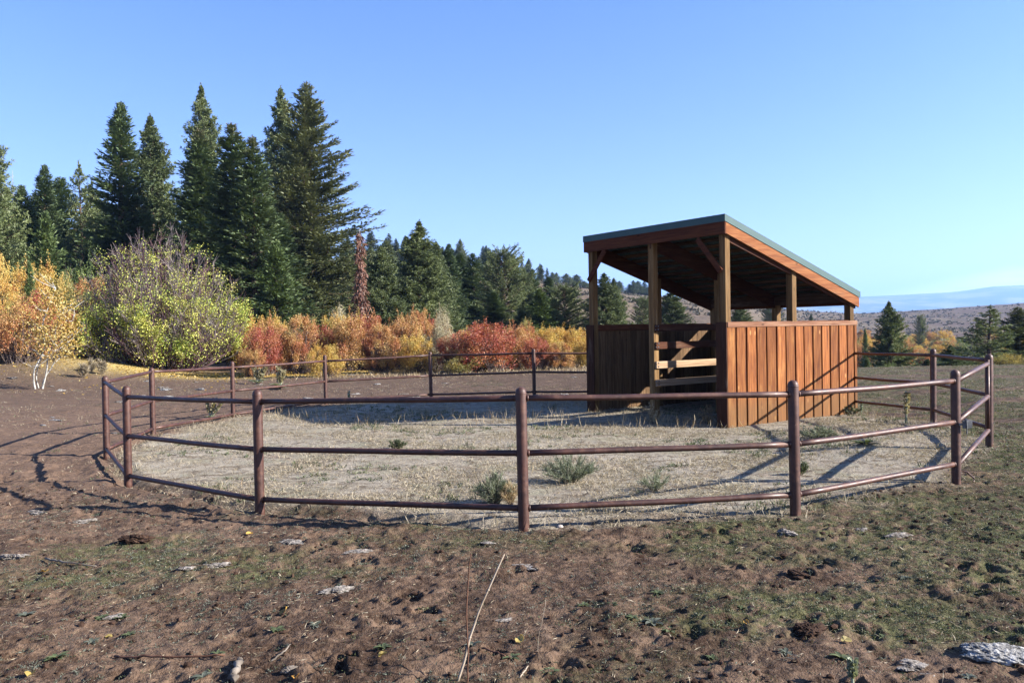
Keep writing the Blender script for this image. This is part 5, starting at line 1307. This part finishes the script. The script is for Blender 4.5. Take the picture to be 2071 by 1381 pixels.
rosette(522, 776, 42, 18, M['mullein'], 'grey mullein plant with several stalks behind the back rails, left one', 4, 1.3, 'mullein', ((-9, 36, .03, 0), (4, 30, .03, .3), (12, 34, .03, .5)), lw=.16)
rosette(566, 786, 50, 26, M['mullein'], 'grey mullein plant with drooping leaves behind the back rails, right one', 5, 1.4, 'mullein', ((-2, 44, .03, 0), (6, 36, .03, .2)), lw=.16)
rosette(426, 846, 26, 10, M['mullein'], 'pale mullein stalks at the back left inside the corral', 6, 1.2, 'mullein', ((-6, 36, .014, -.2), (6, 40, .018, .3), (14, 34, .016, 1.2)))
rosette(512, 772, 22, 10, M['mullein'], 'small mullein rosette near the left mullein', 7, .6, 'mullein')
rosette(1724, 1385, 26, 9, M['weed'], 'stubby yellow green seed spike at the bottom edge, right', 8, .6, 'weed_spike', ((1, 52, .008, 0),))
rosette(706, 825, 14, 6, M['mullein'], 'tiny mullein stem in the back pasture', 9, .6, 'mullein', ((0, 34, .01, 0),))
rs = np.random.RandomState(61)
for k, (px, py, w) in enumerate(((52, 1245, 34), (205, 1250, 36), (245, 1250, 30), (185, 1300, 36), (115, 1330, 40), (440, 1323, 44), (410, 1370, 40), (262, 1283, 30), (775, 1310, 46), (955, 1305, 44), (1035, 1330, 50), (1110, 1360, 46), (890, 1255, 26),
                                 (1180, 1225, 28), (1240, 1222, 30), (1320, 1260, 46), (1355, 1275, 40), (1440, 1330, 34), (1590, 1320, 46), (1700, 1330, 40), (1790, 1290, 30), (1960, 1370, 40), (1330, 1200, 34), (560, 1275, 40), (640, 1265, 36), (1280, 1250, 30), (1655, 1255, 36), (1830, 1170, 30), (1500, 1230, 30), (850, 1230, 26))):
    rosette(px, py, w*rs.uniform(.8, 1.2), 16, M['weed'] if k % 3 else M['greyweed'], 'small flat green weed rosette on the foreground soil', 200 + k, .55, 'weed_rosette', cat='weed')['group'] = 'weed rosettes on the foreground soil'
HAZE = 1.4e-4
# ------------------------------------------------------------------ light, sky, camera
hz, nt, out = newmat('haze_air'); t = NT(nt)
pv = t.n('VolumePrincipled'); pv.inputs['Color'].default_value = (.31, .54, 1, 1); pv.inputs['Density'].default_value = HAZE; pv.inputs['Anisotropy'].default_value = .2
t.l(pv.outputs[0], out.inputs['Volume'])
b = MB(); b.box((-19000, -700, -160), (19000, 12600, 560), .5, 0.0001)
hb = b.build('haze', hz); tag(hb, 'thin blue air haze filling the valley as far as the mountains', 'haze', kind='stuff')
SAZ, SEL = math.radians(168.5), math.radians(25.6)     # direction in which the light travels (from +X), elevation
Ld = Vector((math.cos(SAZ)*math.cos(SEL), math.sin(SAZ)*math.cos(SEL), -math.sin(SEL)))
sl = bpy.data.lights.new('sun', 'SUN'); sl.energy = 5; sl.angle = math.radians(.53); sl.color = (1, .95, .87)
so = bpy.data.objects.new('sun', sl); link(so); so.rotation_euler = Ld.to_track_quat('-Z', 'Y').to_euler()
wd = bpy.data.worlds.new('World'); SC.world = wd; wd.use_nodes = True
nt = wd.node_tree; t = NT(nt)
bg = nt.nodes['Background']
sky = t.n('TexSky', sky_type='NISHITA'); sky.sun_disc = False; sky.sun_elevation = SEL
sky.sun_rotation = math.radians(101.5); sky.altitude = 1300; sky.air_density = 1.0; sky.dust_density = 1.4; sky.ozone_density = 2.2
# a thin cloud bank low on the right of the view
tc = t.n('TexCoord'); sx = t.n('SeparateXYZ'); t.l(tc.outputs['Generated'], sx.inputs[0])
n = t.noise(t.scalev(tc.outputs['Generated'], (3, 3, 40)), 1.6, 5, .6)
band = t.math('MULTIPLY', t.math('SUBTRACT', t.math('ADD', .024, t.math('MULTIPLY', t.mapr(sx.outputs[0], .36, .52), .036)), sx.outputs[2]), 60.)
hh = t.math('MULTIPLY', band, t.mapr(n, .32, .5), clamp=True)
hh = t.math('MULTIPLY', hh, t.mapr(sx.outputs[0], .3, .4), clamp=True)
csky = t.mix(t.math('MULTIPLY', hh, .9), sky.outputs[0], (9.5, 9.6, 8.2))
t.l(t.mix(1., csky, t.mix(t.mapr(sx.outputs[2], .02, .42), (1.08, .99, 1.3), (.7, .89, 1.3)), 'MULTIPLY'), bg.inputs[0]); bg.inputs[1].default_value = .054
cam = bpy.data.cameras.new('camera'); co = bpy.data.objects.new('camera', cam); link(co)
cam.sensor_width = 36; cam.lens = FPX/2071*36; cam.clip_end = 60000; cam.clip_start = .05
mw = Matrix.Rotation(PI/2 - PIT, 4, 'X') @ Matrix.Rotation(-ROL, 4, 'Z'); mw.translation = (0, 0, CAMZ)
co.matrix_world = mw
SC.camera = co
SC.view_settings.view_transform = 'Standard'; SC.view_settings.look = 'None'; SC.view_settings.exposure = 2.03; SC.view_settings.gamma = 1
SC.render.engine = 'CYCLES'
cy = SC.cycles; cy.max_bounces = 6; cy.diffuse_bounces = 3; cy.glossy_bounces = 2; cy.transmission_bounces = 3; cy.volume_bounces = 0
cy.use_denoising = True; cy.denoiser = 'OPENIMAGEDENOISE'; cy.denoising_input_passes = 'RGB_ALBEDO_NORMAL'
cy.sample_clamp_indirect = 6; cy.caustics_reflective = False; cy.caustics_refractive = False
SC.render.film_transparent = False
